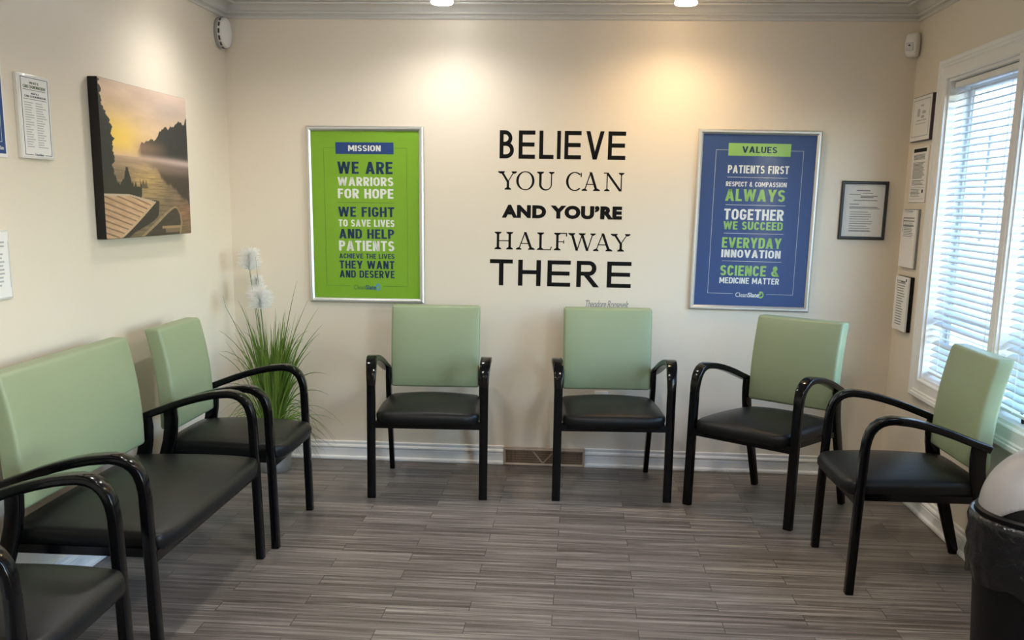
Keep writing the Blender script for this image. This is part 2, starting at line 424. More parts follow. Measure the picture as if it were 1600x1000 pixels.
# ------------------------------------------------------------------ armchairs
def bar(path, wx, th, xs, taper=None, r=.006):
    """flat bar in the local y-z plane; path (y,z); wx width along x, th thickness in plane; xs x centre along the path"""
    L = []; n = len(path)
    for i, (y, z) in enumerate(path):
        a = Vector(path[max(i-1,0)]); b = Vector(path[min(i+1,n-1)]); t = (b-a).normalized(); nn = Vector((-t.y, t.x))
        # miter correction
        if 0 < i < n-1:
            t1 = (Vector(path[i])-a).normalized(); cs = max(.7, t1.dot(t)); 
        else: cs = 1
        w = (wx[i] if isinstance(wx, (list,tuple)) else wx)/2; h = (th[i] if isinstance(th,(list,tuple)) else th)/2
        x = xs[i] if isinstance(xs, (list,tuple)) else xs
        rr = min(r, h*.9, w*.9)
        ring = []
        for sx, sn in ((1,1),(-1,1),(-1,-1),(1,-1)):
            for q in range(4):
                ang = {(1,1):0,(-1,1):90,(-1,-1):180,(1,-1):270}[(sx,sn)]+30*q
                cx = sx*(w-rr)+rr*math.cos(math.radians(ang)); cn = sn*(h-rr)+rr*math.sin(math.radians(ang))
                ring.append((x+cx, y+nn.x*cn/cs, z+nn.y*cn/cs))
        L.append(ring)
    return L
ARM = [(-.270,.560),(-.268,.585),(-.264,.610),(-.256,.635),(-.243,.655),(-.225,.670),(-.203,.679),(-.178,.682),(-.150,.680),(-.11,.675),(-.06,.664),(-.01,.650),(.05,.630),(.11,.607),(.155,.590),(.190,.577)]
LEGF = [(-.285,0),(-.283,.1),(-.279,.25),(-.275,.40),(-.271,.53),(-.270,.562)]
LEGB = [(.296,0),(.270,.09),(.238,.20),(.205,.31),(.180,.39),(.166,.44),(.158,.49),(.155,.54),(.158,.584)]
def seat_mesh(hw, y0=-.318, y1=.205):
    hy = (y1-y0)/2; yc = (y0+y1)/2; hz = .032
    def fn(p):
        u = p.x/hw; v = p.y/hy
        q = p.copy()
        if p.z > -.01:                                  # domed top with a soft crown
            e = max(0, 1-abs(u)**2.4)*max(0, 1-abs(v)**2.8)
            q.z += .036*e*(p.z+.01)/.042
            if v < 0: q.z -= .006*v*v
        # sides pull in toward the back, front bows out a little
        q.x *= 1-.05*max(0, v)
        q.y -= .012*(1-u*u)*max(0, -v)
        # rounded plan corners
        c = max(0, abs(u)-.78)/.22*max(0, abs(v)-.80)/.20
        q.x -= math.copysign(.014*c, p.x); q.y -= math.copysign(.018*c, p.y)
        if p.z < -.005: q.x *= .99
        return q
    return rbox(hw, hy, hz, .024, (14 if hw < .4 else 24, 12, 1), fn, center=(0, yc, .408), k=4)
def back_mesh(hw):
    hz = .213; hy = .034
    def fn(p):
        z = p.z+hz            # 0..2hz
        t = z/(2*hz)
        lean = .007 - .022*math.sin(PI*min(1, t*1.0))*.35 + .052*t*t*.6 + .018*t
        u = p.x/hw
        bulge = .010*(1-u**4)*(1-abs(2*t-1)**4) if p.y < 0 else 0
        return Vector((p.x, p.y+lean-bulge, p.z))
    return rbox(hw, hy, hz, .014, (12 if hw < .4 else 22, 2, 12), fn, center=(0, .171, .697), k=4)
def make_chair(name, label, cat, half_leg, half_seat, half_back, group, m):
    root = thing(name, label, cat, m, group)
    MB().add(*seat_mesh(half_seat)).build('seat', VINYL, root, angle=80, fix=False)
    MB().add(*back_mesh(half_back)).build('backrest', GREEN, root, angle=80, fix=False)
    for s in (-1, 1):
        xf = s*half_leg
        MB().loops(bar(LEGF, .041, .031, xf)).build('leg', BLACK, root, angle=50)
        nA = len(ARM)
        xs = [s*(half_leg+.006*math.sin(PI*max(0, i-3)/(nA-4))-.018*max(0, (i-8)/(nA-9))) for i in range(nA)]
        wxs = [.041+.013*math.sin(PI*i/(nA-1)) for i in range(nA)]
        MB().loops(bar(ARM, wxs, .029, xs)).build('armrest', BLACK, root, angle=50)
        xb = s*(half_leg-.030)
        nb = len(LEGB)
        MB().loops(bar(LEGB, .026, [.040+.016*min(1, i/4) for i in range(nb)], [xb]*nb)).build('leg', BLACK, root, angle=50)
    mb = MB()
    mb.box(-half_leg+.012, half_leg-.012, -.292, -.262, .354, .388)
    mb.box(-half_leg+.03, half_leg-.03, .165, .19, .36, .39)
    for s in (-1, 1): mb.box(s*(half_leg-.045), s*(half_leg-.025), -.27, .18, .362, .39)
    mb.build('seat_frame', BLACK, root, smooth=False)
    for s in (-1, 1): MB().box(s*(half_back-.06), s*(half_leg-.040), .162, .180, .525, .555).build('back_bracket', BLACK, root, smooth=False)
    return root
def children(o): return [c for c in bpy.data.objects if c.parent == o]
def copy_thing(src, label, m):
    r = src.copy(); COL.objects.link(r); r['label'] = label
    for ch in children(src):
        c = ch.copy(); COL.objects.link(c); c.parent = r
        for g in children(ch):
            d = g.copy(); COL.objects.link(d); d.parent = c
    r.matrix_world = m
    return r
CH = [((1.178,-.447,0), .055, 'armchair with sage green back under the green framed poster'),
      ((2.084,-.380,0), .074, 'armchair with sage green back below the black quotation on the wall'),
      ((2.873,-.629,0), -.701, 'angled armchair with sage green back below the blue framed poster'),
      ((3.262,-1.518,0), -1.557, 'armchair with sage green back turned sideways in front of the window blind'),
      ((.385,-1.262,0), 1.572, 'armchair with sage green back between the wide bench and the potted grass'),
      ((.392,-3.235,0), 1.60, 'nearest armchair at lower left corner, only seat, arms and leg showing')]
c0 = make_chair('armchair', CH[0][2], 'chair', .276, .256, .232, 'green and black waiting room armchairs', mtx(CH[0][0], CH[0][1]))
for loc, rz, lab in CH[1:]: copy_thing(c0, lab, mtx(loc, rz))
make_chair('bench_seat', 'double-width waiting bench with sage green back and black seat at left wall', 'bench', .522, .498, .455, None, mtx((.365,-2.195,0), 1.578))

# ------------------------------------------------------------------ framed posters
FR = [(0, .002), (0, .010), (.003, .014), (.010, .019), (.018, .019), (.024, .014), (.026, .002)]
def bold_glyph(ch, t=.20, tb=.17):
    """condensed engineering-style capital, height 1; returns (width, MB)"""
    m = MB(); w = {'I':t,'M':.84,'W':1.02,'E':.54,'F':.52,'L':.52,'V':.74,'A':.74,'Y':.72,'T':.60,'&':.76,' ':.30,'O':.66,'D':.64,'C':.60,'G':.64,'P':.60,'R':.62,'B':.62,'S':.58,'?':.5}.get(ch, .64)
    def Rr(a0, a1, b0, b1): m.add([(a0,b0,0),(a1,b0,0),(a1,b1,0),(a0,b1,0)], [(0,1,2,3)])
    def S(p, q, th): m.add([(p[0]-th/2,p[1],0),(p[0]+th/2,p[1],0),(q[0]+th/2,q[1],0),(q[0]-th/2,q[1],0)], [(0,1,2,3)])
    def Bw(cx, cy, rx, ry, a0, a1, n=12):
        V = []; F = []
        for i in range(n+1):
            a = math.radians(a0+(a1-a0)*i/n); V += [(cx+rx*math.cos(a), cy+ry*math.sin(a), 0), (cx+(rx-t)*math.cos(a), cy+(ry-tb)*math.sin(a), 0)]
            if i: F.append((2*i-2, 2*i-1, 2*i+1, 2*i))
        m.add(V, F)
    if ch in 'BDEFHIKLMNPRU' and ch != 'U': Rr(0, t, 0, 1)
    if ch in 'EF': Rr(t, w, 1-tb, 1); Rr(t, w*.92, .5-tb/2+.02, .5+tb/2+.02)
    if ch in 'EL': Rr(t, w, 0, tb)
    if ch == 'T': Rr(0, w, 1-tb, 1); Rr(w/2-t/2, w/2+t/2, 0, 1-tb)
    if ch == 'H': Rr(w-t, w, 0, 1); Rr(t, w-t, .5-tb/2, .5+tb/2)
    if ch == 'N': Rr(w-t, w, 0, 1); S((w-t*.62, 0), (t*.62, 1), t*1.15)
    if ch == 'M': Rr(w-t, w, 0, 1); S((w/2, .22), (t*.6, 1), t*1.1); S((w/2, .22), (w-t*.6, 1), t*1.1)
    if ch == 'V': S((w/2, 0), (t*.55, 1), t*1.08); S((w/2, 0), (w-t*.55, 1), t*1.08)
    if ch == 'W': S((w*.28, 0), (t*.5, 1), t); S((w*.28, 0), (w/2, 1), t*.95); S((w*.72, 0), (w/2, 1), t*.95); S((w*.72, 0), (w-t*.5, 1), t)
    if ch == 'A': S((t*.55, 0), (w/2, 1), t*1.08); S((w-t*.55, 0), (w/2, 1), t*1.08); Rr(w*.22, w*.78, .20, .20+tb*.95)
    if ch == 'Y': Rr(w/2-t/2, w/2+t/2, 0, .42); S((w/2, .38), (t*.55, 1), t*1.1); S((w/2, .38), (w-t*.55, 1), t*1.1)
    if ch in 'OCG':
        Bw(w/2, .66, w/2, .34, 0 if ch == 'O' else 12, 180); Bw(w/2, .34, w/2, .34, 180, 360 if ch == 'O' else (348 if ch == 'C' else 360)); Rr(0, t, .34, .66)
        if ch == 'O': Rr(w-t, w, .34, .66)
        if ch == 'G': Rr(w-t, w, .30, .52); Rr(w*.52, w-t*.5, .52-tb, .52)
    if ch == 'U': Rr(0, t, .32, 1); Rr(w-t, w, .32, 1); Bw(w/2, .32, w/2, .32, 180, 360)
    if ch == 'D': Rr(t, w-.30, 0, tb); Rr(t, w-.30, 1-tb, 1); Bw(w-.31, .69, .31, .31, 0, 90); Bw(w-.31, .31, .31, .31, 270, 360); Rr(w-t, w, .31, .69)
    if ch in 'PR': Rr(t, w-.29, 1-tb, 1); Rr(t, w-.29, .40, .40+tb); Bw(w-.30, .70, .30, .30, -90, 90)
    if ch == 'R': S((w-t*.55, 0), (w*.52, .42), t*1.15)
    if ch == 'B':
        for b in (0, .5-tb/2+.01, 1-tb): Rr(t, w-.27, b, b+tb)
        Bw(w-.31, .745, .27, .255, -90, 90); Bw(w-.29, .285, .29, .285, -90, 90)
    if ch == 'S':
        r = (1+tb)/4; Bw(w/2, 1-r, w/2, r, 22, 270); Bw(w/2, r, w/2, r, -158, 90)
    if ch == '&':
        Bw(.34, .76, .22, .24, 0, 360, 20); Bw(.32, .29, .32, .29, 70, 350, 20); S((w-t*.6, 0), (.24, .66), t*1.1)
    return w, m
def bold_text(s, box, c, mt, parent, name='text_line', t=.20, gap=.105):
    a0, a1, b0, b1 = box; x = 0; mb = MB()
    for ch in s:
        w, m = bold_glyph(ch, t); mb.add([(v[0]+x, v[1], 0) for v in m.V], m.F); x += w+gap
    x -= gap; sa = (a1-a0)/x; sb = b1-b0
    me = mesh_from(name, [(a0+v[0]*sa, b0+v[1]*sb, c) for v in mb.V], mb.F)
    bm = bmesh.new(); bm.from_mesh(me)
    for f in bm.faces:
        f.normal_update()
        if f.normal.z < 0: f.normal_flip()
    bm.to_mesh(me); bm.free()
    return link(name, me, mt, parent, smooth=False)
def poster(label, x0, ztop, w, h, sheet, lines, band, rules, box_, boxm, logo_cols, tilt=0):
    m = wallm('back', x0, ztop-h) @ Matrix.Rotation(tilt, 4, 'Z')
    root = thing('framed_poster', label, 'poster', m)
    fw = .026
    mb = MB(); rect_frame(mb, fw, w-fw, fw, h-fw, FR); mb.build('frame', SILVER, root, angle=30)
    MB().box(fw-.004, w-fw+.004, fw-.004, h-fw+.004, .001, .006).build('poster_sheet', sheet, root, smooth=False)
    A = lambda u: u*w
    B = lambda v: h-v*h
    c = .0061
    (bu0, bu1, bv0, bv1, bm, bs, bsm) = band
    MB().box(A(bu0), A(bu1), B(bv1), B(bv0), c, c+.0004).build('title_band', bm, root, smooth=False)
    bold_text(bs, (A(bu0)+.22*(A(bu1)-A(bu0)), A(bu1)-.22*(A(bu1)-A(bu0)), B(bv1)+.25*(B(bv0)-B(bv1)), B(bv0)-.25*(B(bv0)-B(bv1))), c+.0006, bsm, root, 'title')
    mb = MB(); t = .0013
    u0, u1, v0, v1 = box_
    mb.box(A(u0), A(u0)+t, B(v1), B(v0), c, c+.0004).box(A(u1)-t, A(u1), B(v1), B(v0), c, c+.0004)
    mb.box(A(u0)+t, A(bu0)-.001, B(v0)-t, B(v0), c, c+.0004).box(A(bu1)+.001, A(u1)-t, B(v0)-t, B(v0), c, c+.0004)
    mb.box(A(u0)+t, A(.36), B(v1), B(v1)+t, c, c+.0004).box(A(.64), A(u1)-t, B(v1), B(v1)+t, c, c+.0004)
    for r in rules: mb.box(A(.255), A(.745), B(r)-.0008, B(r)+.0008, c, c+.0004)
    mb.build('border_line', boxm, root, smooth=False)
    for s, a0, a1, v0_, v1_, m2 in lines:
        bold_text(s, (A(a0), A(a1), B(v1_), B(v0_)), c+.0003, m2, root, t=.22 if v1_-v0_ > .035 else .19)
    # the clinic logo: two words and a leaf-like swirl
    la, lb, lz0, lz1 = A(.385), A(.60), B(.923), B(.897)
    mid = la+(lb-la)*.47
    lettering('Clean', (la, mid-.001, lz0, lz1), c, logo_cols[0], root, 'logo_word')
    lettering('Slate', (mid+.001, lb-.012, lz0, lz1), c, logo_cols[1], root, 'logo_word', bold=.02)
    mb = MB(); cx, cz = lb-.004, (lz0+lz1)/2+.002
    out = [(cx+.016*math.cos(a), cz+.019*math.sin(a), c+.0005) for a in [math.radians(q) for q in range(-130, 131, 20)]]
    inn = [(cx+.002+.008*math.cos(a), cz+.010*math.sin(a), c+.0005) for a in [math.radians(q) for q in range(130, -131, -20)]]
    n = len(out)
    mb.add(out+inn, [(i, i+1, 2*n-2-i, 2*n-1-i) for i in range(n-1)])
    mb.add([(cx-.016, cz+.004, c+.0005), (cx-.004, cz-.004, c+.0005), (cx+.004, cz+.006, c+.0005), (cx-.006, cz+.010, c+.0005)], [(0,1,2,3)])
    mb.build('logo_swirl', logo_cols[2], root, smooth=False)
    MB().box(fw-.002, w-fw+.002, fw-.002, h-fw+.002, .0084, .0089).build('cover_sheet', COVER, root, smooth=False)
    return root
poster('green framed poster headed MISSION on the back wall', .434, 1.830, .635, .94, PGREEN,
       [('WE ARE',.262,.735,.197,.265,DNAVY), ('WARRIORS',.262,.74,.283,.332,PWHITE), ('FOR HOPE',.262,.74,.348,.402,PWHITE),
        ('WE FIGHT',.262,.745,.450,.506,DNAVY), ('TO SAVE LIVES',.262,.745,.522,.562,PWHITE), ('AND HELP',.265,.742,.576,.630,DNAVY),
        ('PATIENTS',.262,.742,.642,.700,PWHITE), ('ACHIEVE THE LIVES',.262,.742,.716,.744,DNAVY), ('THEY WANT',.262,.742,.757,.803,DNAVY), ('AND DESERVE',.262,.742,.813,.855,DNAVY)],
       (.25,.745,.09,.155,NAVY,'MISSION',PWHITE), [.426], (.147,.857,.12,.903), PDGRN, (PDGRN, NAVY, PBLUE), tilt=.006)
poster('blue framed poster headed VALUES on the back wall', 2.505, 1.838, .635, .94, PBLUES,
       [('PATIENTS FIRST',.255,.752,.193,.236,PWHITE), ('RESPECT & COMPASSION',.247,.742,.282,.308,PWHITE), ('ALWAYS',.247,.735,.322,.388,PGRN2),
        ('TOGETHER',.247,.735,.431,.491,PWHITE), ('WE SUCCEED',.247,.735,.500,.545,PGRN2), ('EVERYDAY',.245,.735,.589,.647,PGRN2), ('INNOVATION',.245,.735,.657,.701,PWHITE),
        ('SCIENCE &',.245,.735,.745,.803,PGRN2), ('MEDICINE MATTER',.243,.738,.813,.847,PWHITE)],
       (.25,.755,.074,.142,PGRN2,'VALUES',DNAVY), [.258,.409,.566,.721], (.15,.86,.11,.905), PWHITE, (PWHITE, PWHITE, PGRN2), tilt=-.006)

# ------------------------------------------------------------------ the quotation on the wall
def stroke(mb, p, q, t, c=.0004, cut=None):
    """slanted stroke: parallelogram with horizontal thickness t"""
    mb.add([(p[0]-t/2,p[1],c),(p[0]+t/2,p[1],c),(q[0]+t/2,q[1],c),(q[0]-t/2,q[1],c)], [(0,1,2,3)])
def rect(mb, a0, a1, b0, b1, c=.0004): mb.add([(a0,b0,c),(a1,b0,c),(a1,b1,c),(a0,b1,c)], [(0,1,2,3)])
def bow(mb, cx, cy, rx, ry, a0, a1, tv, th, c=.0004, n=22):
    """elliptical stroke, tv thick where it runs vertically, th where horizontally (outer radii rx, ry)"""
    V = []; F = []
    for i in range(n+1):
        a = math.radians(a0+(a1-a0)*i/n)
        V.append((cx+rx*math.cos(a), cy+ry*math.sin(a), c)); V.append((cx+(rx-tv)*math.cos(a), cy+(ry-th)*math.sin(a), c))
        if i: F.append((2*i-2, 2*i-1, 2*i+1, 2*i))
    mb.add(V, F)
def sans(ch, x, w, h, t, tb, mb):
    if ch == 'I': rect(mb, x, x+w, 0, h); return
    if ch in 'BELHR': rect(mb, x, x+t, 0, h)
    if ch == 'E':
        for b in (0, (h-tb)/2+.005*h, h-tb): rect(mb, x+t, x+w-(.04*w if b not in (0,) and b < h-tb else 0), b, b+tb)
    if ch == 'L': rect(mb, x+t, x+w, 0, tb)
    if ch == 'T': rect(mb, x, x+w, h-tb, h); rect(mb, x+w/2-t/2, x+w/2+t/2, 0, h-tb)
    if ch == 'H': rect(mb, x+w-t, x+w, 0, h); rect(mb, x+t, x+w-t, (h-tb)/2+.03*h, (h+tb)/2+.03*h)
    if ch == 'V': stroke(mb, (x+w/2, 0), (x+t*.55, h), t*1.05); stroke(mb, (x+w/2, 0), (x+w-t*.55, h), t*1.05)
    if ch == 'B':
        m = h*.52; r1 = (h-m+tb/2)/2; r2 = (m+tb/2)/2
        k1 = x+w*.88-r1; k2 = x+w-r2
        for b, k in ((h-tb, k1), (m-tb/2, k1), (0, k2)): rect(mb, x+t, k, b, b+tb)
        bow(mb, k1, h-r1, r1, r1, -90, 90, t, tb); bow(mb, k2, r2, r2, r2, -90, 90, t, tb)
    if ch == 'R':
        m = h*.44; r1 = (h-m)/2; k1 = x+w*.86-r1
        rect(mb, x+t, k1, h-tb, h); rect(mb, x+t, k1, m, m+tb)
        bow(mb, k1, h-r1, r1, r1, -90, 90, t, tb)
        stroke(mb, (x+w-t*.65, 0), (x+w*.45, m), t*1.3)
def serif(ch, x, w, h, T_, t, mb):
    """old-style roman capitals: T_ thick stem, t hairline, bracketed slab serifs"""
    s = .9*T_; st = t*.9
    def foot(cx, b, half=None, tt=T_):
        hw = half or (tt/2+s)
        if b == 0: mb.add([(cx-hw,0,.0004),(cx+hw,0,.0004),(cx+hw,st,.0004),(cx+tt/2,st*2.4,.0004),(cx-tt/2,st*2.4,.0004),(cx-hw,st,.0004)], [(0,1,2,3,4,5)])
        else: mb.add([(cx-hw,h,.0004),(cx-hw,h-st,.0004),(cx-tt/2,h-st*2.4,.0004),(cx+tt/2,h-st*2.4,.0004),(cx+hw,h-st,.0004),(cx+hw,h,.0004)], [(0,1,2,3,4,5)])
    def stem(cx, tt=T_, lo=0, hi=None, f=(1,1)):
        rect(mb, cx-tt/2, cx+tt/2, lo, hi or h)
        if f[0]: foot(cx, 0, tt=tt)
        if f[1]: foot(cx, h, tt=tt)
    if ch == 'Y':
        j = h*.45; cx = x+w*.52
        rect(mb, cx-T_/2, cx+T_/2, 0, j); foot(cx, 0)
        stroke(mb, (cx, j-.02*h), (x+w*.14, h), T_*1.05); stroke(mb, (cx, j-.02*h), (x+w*.88, h), t)
        foot(x+w*.14, h); foot(x+w*.88, h, tt=t)
    if ch == 'O': bow(mb, x+w/2, h/2, w/2, h/2+.015*h, 0, 360, T_, t*.9, n=40)
    if ch == 'U':
        a = x+w*.18; b = x+w*.86; k = h*.32
        rect(mb, a-T_/2, a+T_/2, k, h); rect(mb, b-t/2, b+t/2, k, h); foot(a, h); foot(b, h, tt=t)
        V = []; F = []; n = 16
        for i in range(n+1):
            q = PI+PI*i/n; co, si = math.cos(q), math.sin(q); f = i/n
            th = T_*(1-f)+t*f
            V.append(((a-T_/2+b+t/2)/2+(b+t/2-a+T_/2)/2*co, k+(k+.015*h)*si, .0004)); V.append(((a+T_/2+b-t/2)/2+(b-t/2-a-T_/2)/2*co, k+(k-t)*si, .0004))
            if i: F.append((2*i-2,2*i-1,2*i+1,2*i))
        mb.add(V, F)
    if ch == 'C':
        bow(mb, x+w*.53, h/2, w*.53, h/2+.015*h, 48, 312, T_, t*.9, n=32)
        rect(mb, x+w*.87, x+w*.87+t, h*.74, h*.97)
    if ch == 'A':
        ap = x+w*.48
        stroke(mb, (x+w*.12, 0), (ap, h), t); stroke(mb, (x+w*.86, 0), (ap, h*1.01), T_*1.1)
        rect(mb, x+w*.24, x+w*.74, h*.33, h*.33+t*.8); foot(x+w*.12, 0, tt=t); foot(x+w*.86, 0)
    if ch == 'N':
        a = x+w*.17; b = x+w*.86
        rect(mb, a-t/2, a+t/2, 0, h); rect(mb, b-t/2, b+t/2, 0, h); foot(a, 0, tt=t); foot(b, h, tt=t)
        stroke(mb, (b-T_*.2, 0), (a-T_*.1, h), T_*1.15); rect(mb, x, a, h-st, h)
    if ch == 'H':
        a = x+w*.2; b = x+w*.8; stem(a); stem(b); rect(mb, a, b, h*.47, h*.47+t*.8)
    if ch == 'L':
        a = x+w*.25; stem(a); rect(mb, a, x+w*.97, 0, st); stroke(mb, (x+w*.97-t/2, 0), (x+w*1.0, h*.2), t*.9)
    if ch == 'F':
        a = x+w*.27; stem(a); rect(mb, a, x+w*.96, h-st, h); rect(mb, x+w*.95-t/2, x+w*.95+t/2, h*.8, h); rect(mb, a, x+w*.72, h*.47, h*.47+t*.8); rect(mb, x+w*.72, x+w*.72+t*.8, h*.39, h*.58)
    if ch == 'W':
        xs_ = [x+w*.07, x+w*.30, x+w*.52, x+w*.73, x+w*.95]
        stroke(mb, (xs_[1], 0), (xs_[0], h), T_*1.05); stroke(mb, (xs_[1], 0), (xs_[2], h), t)
        stroke(mb, (xs_[3], 0), (xs_[2]-.04*w, h), T_*1.05); stroke(mb, (xs_[3], 0), (xs_[4], h), t)
        foot(xs_[0], h); foot(xs_[4], h, tt=t); foot(xs_[2]-.02*w, h)
root = thing('wall_quotation', 'black quotation lettering on the back wall between the two framed posters', 'wall lettering', wallm('back', 0, 0))
def decal_line(name, fn, glyphs, k0, k1, w0, w1, z0, z1, *args):
    """glyph extents given in a ruler k0..k1 that maps to x w0..w1"""
    mb = MB(); f = (w1-w0)/(k1-k0)
    for ch, a, b in glyphs: fn(ch, w0+(a-k0)*f, (b-a)*f, z1-z0, *args, mb)
    me = mesh_from(name, [(v[0], v[1]+z0, v[2]) for v in mb.V], mb.F)
    bm = bmesh.new(); bm.from_mesh(me)
    for f_i in bm.faces:
        f_i.normal_update()
        if f_i.normal.z < 0: f_i.normal_flip()
    bm.to_mesh(me); bm.free()
    return link(name, me, INK, root, smooth=False)
decal_line('text_line', sans, [('B',97,167),('E',190,270),('L',290,360),('I',376,394),('E',412,493),('V',515,604),('E',622,707)], 97, 707, 1.470, 2.135, 1.674, 1.819, .0205, .0215)
decal_line('text_line', serif, [('Y',93,178),('O',178,268),('U',282,362),('C',422,503),('A',503,583),('N',605,705)], 93, 705, 1.469, 2.134, 1.512, 1.608, .0130, .0058)
lettering("AND YOU\u2019RE", (1.487, 2.129, 1.364, 1.434), .0004, INK, root, 'text_line', bold=.062, space=1.10, th=.0002)
decal_line('text_line', serif, [('H',68,163),('A',178,262),('L',276,347),('F',358,422),('W',436,552),('A',552,637),('Y',636,723)], 68, 723, 1.447, 2.175, 1.197, 1.290, .0130, .0058)
decal_line('text_line', sans, [('T',48,160),('H',187,298),('E',330,443),('R',472,584),('E',620,737)], 48, 737, 1.426, 2.190, 1.003, 1.143, .0245, .0215)
lettering("Theodore Roosevelt", (1.950, 2.183, .893, .933), .0004, INKG, root, 'signature', bold=.002, shear=.25, space=.9, th=.0002)

# ------------------------------------------------------------------ canvas picture on the left wall
def canvas_image(nu, nv):
    u = np.linspace(0, 1, nu)[None, :].repeat(nv, 0); v = np.linspace(0, 1, nv)[:, None].repeat(nu, 1)
    def fbm(x, y, s, seed=0, oct=5):
        out = np.zeros_like(x); a = .5
        for o in range(oct):
            f = s*2**o; r = np.random.RandomState(seed*31+o); g = r.rand(260, 260)
            X = (x*f) % 256; Y = (y*f) % 256; i = X.astype(int); j = Y.astype(int); fx = X-i; fy = Y-j
            fx = fx*fx*(3-2*fx); fy = fy*fy*(3-2*fy)
            out += a*((g[j,i]*(1-fx)+g[j,i+1]*fx)*(1-fy)+(g[j+1,i]*(1-fx)+g[j+1,i+1]*fx)*fy); a *= .5
        return out/(1-.5**oct)
    C = np.zeros((nv, nu, 3))
    def lerp(a, b, t): t = np.clip(t, 0, 1)[..., None]; return np.array(a)*(1-t)+np.array(b)*t
    def put(mask, col):
        m = np.clip(mask, 0, 1)[..., None]; C[:] = C*(1-m)+np.array(col)*m if not isinstance(col, np.ndarray) else C*(1-m)+col*m
    sky = lerp((.55,.40,.28), (.50,.40,.33), u); sky = lerp((.78,.52,.26), (.60,.45,.36), (v-.55)/.45*.8+u*.3)
    cl = fbm(u*1.0, v*3.2, 4, 1); sky = sky*(.78+.42*cl[..., None])
    glow = np.exp(-(((u-.16)/.24)**2+((v-.66)/.13)**2)); sky = sky*(1-glow[..., None]*.85)+np.array((1.0,.66,.10))*glow[..., None]*.85
    gr = np.exp(-(((u-.8)/.3)**2+((v-.88)/.08)**2)); sky = sky*(1-gr[..., None]*.5)+np.array((.32,.28,.28))*gr[..., None]*.5
    C[:] = sky
    # water
    wat = lerp((.16,.115,.06), (.20,.145,.10), v/.5); wg = np.exp(-(((u-.47)/.2)**2+((v-.40)/.14)**2)); wat = wat*(1-wg[..., None]*.6)+np.array((.62,.40,.14))*wg[..., None]*.6
    wg = np.exp(-(((u-.92)/.12)**2+((v-.15)/.10)**2)); wat = wat*(1-wg[..., None]*.7)+np.array((.30,.14,.08))*wg[..., None]*.7
    wat = wat*(.35+1.2*fbm(u*1.4, v*22, 8, 5)[..., None])
    hz = .535
    put((v < hz).astype(float), wat)
    # far treeline and its reflection
    n1 = fbm(u, u*0, 9, 2); n2 = fbm(u, u*0, 28, 3)
    top = .56+.26*np.clip((u-.34)/.55, 0, 1)**.75+.10*(n1-.5)+.05*(n2-.5)
    hill = ((v < top) & (v > hz) & (u > .36)).astype(float)
    put(hill*np.clip((u-.36)/.06, 0, 1), lerp((.045,.04,.035), (.022,.023,.024), u)*(.8+.5*fbm(u, v, 30, 6)[..., None]))
    bot = .52-.30*np.clip((u-.36)/.6, 0, 1)**1.1-.08*(n1-.5)
    bot = bot-.05*(n2-.5); put(np.clip((v-bot)/.03, 0, 1)*(v < hz)*np.clip((u-.38)/.2, 0, 1)*.92, (.040,.026,.022))
    # mist
    mist = np.exp(-((v-(.545-.03*u))/.024)**2)*np.clip(.55+.45*u, 0, 1); put(mist*.85, lerp((.80,.52,.30), (.62,.46,.42), u*1.4))
    mist = np.exp(-((v-(.50-.03*u))/.05)**2)*.35; put(mist, lerp((.75,.5,.3), (.40,.28,.25), u))
    mist = np.exp(-((v-.60)/.05)**2)*np.clip((.75-u)/.3, 0, 1)*np.clip((u-.3)/.1, 0, 1); put(mist*.5, (.45,.27,.17))
    # near dark trees on the left
    edge = .115+.045*(fbm(v, v*0, 30, 9)-.5)+.03*(fbm(v, v*0, 80, 10)-.5)-.10*np.clip((v-.72)/.12, 0, 1)
    put(((u < edge) & (v > .26)).astype(float), np.array((.018,.02,.018))*(.6+.8*fbm(u, v, 40, 11)[..., None]))
    bt = .30+.24*fbm(u, u*0, 24, 12)-.05*np.clip((u-.1)/.3, 0, 1)
    put(((v < bt) & (v > .25) & (u < .40-.25*np.clip(.30-v, 0, .1))).astype(float), np.array((.028,.026,.018))*np.ones_like(C))
    bt2 = .34+.16*(fbm(u, u*0, 60, 13)-.4); put(((v < bt2) & (v > .33) & (u > .38) & (u < .47)).astype(float)*.8, (.05,.04,.025))
    # dock
    e1 = .285-.0*u; right = lambda vv: .16+(.56-.16)*np.clip(vv/.235, 0, 1)**.9
    dtop = np.where(u < .26, .285, .285-(u-.26)*.165)
    dock = (v < dtop) & (u < right(v))
    pl = np.abs(((v*1.0+u*.27)*26) % 1-.5)*2
    wood = lerp((.72,.48,.29), (.46,.27,.15), fbm(u*2, (v+u*.27)*14, 8, 20))*np.clip(.12+(1-pl[..., None])*2.6, 0, 1)*(1.05-.25*np.clip(1-u*2, 0, 1)[..., None])
    side = (v < dtop+.01) & (u < right(v)+.03+.14*np.clip((.24-v)/.1, 0, 1)*np.clip(v/.1, 0.3, 1)) & (v < .245)
    put(side.astype(float), np.array((.035,.027,.02))*np.ones_like(C)); put(dock.astype(float), wood)
    put((dock & (u > right(v)-.035)).astype(float), np.array((.52,.36,.21))*np.ones_like(C)); put((dock & (v > dtop-.012)).astype(float), np.array((.5,.40,.28))*np.ones_like(C))
    # boat
    L = np.interp(v, [0,.07,.13,.17,.195,.205], [.36,.50,.61,.69,.75,.80]); R = np.interp(v, [0,.08,.14,.18,.198,.205], [.86,.885,.875,.845,.82,.80])
    boat = (v < .205) & (u > L) & (u < R)
    inner = (v < .188) & (u > L+.045) & (u < R-.022)
    put(boat.astype(float), np.array((.30,.21,.11))*(.7+.6*fbm(u, v, 30, 21)[..., None])); put(inner.astype(float), np.array((.05,.038,.026))*(.6+.8*fbm(u*2, v*8, 10, 22)[..., None]))
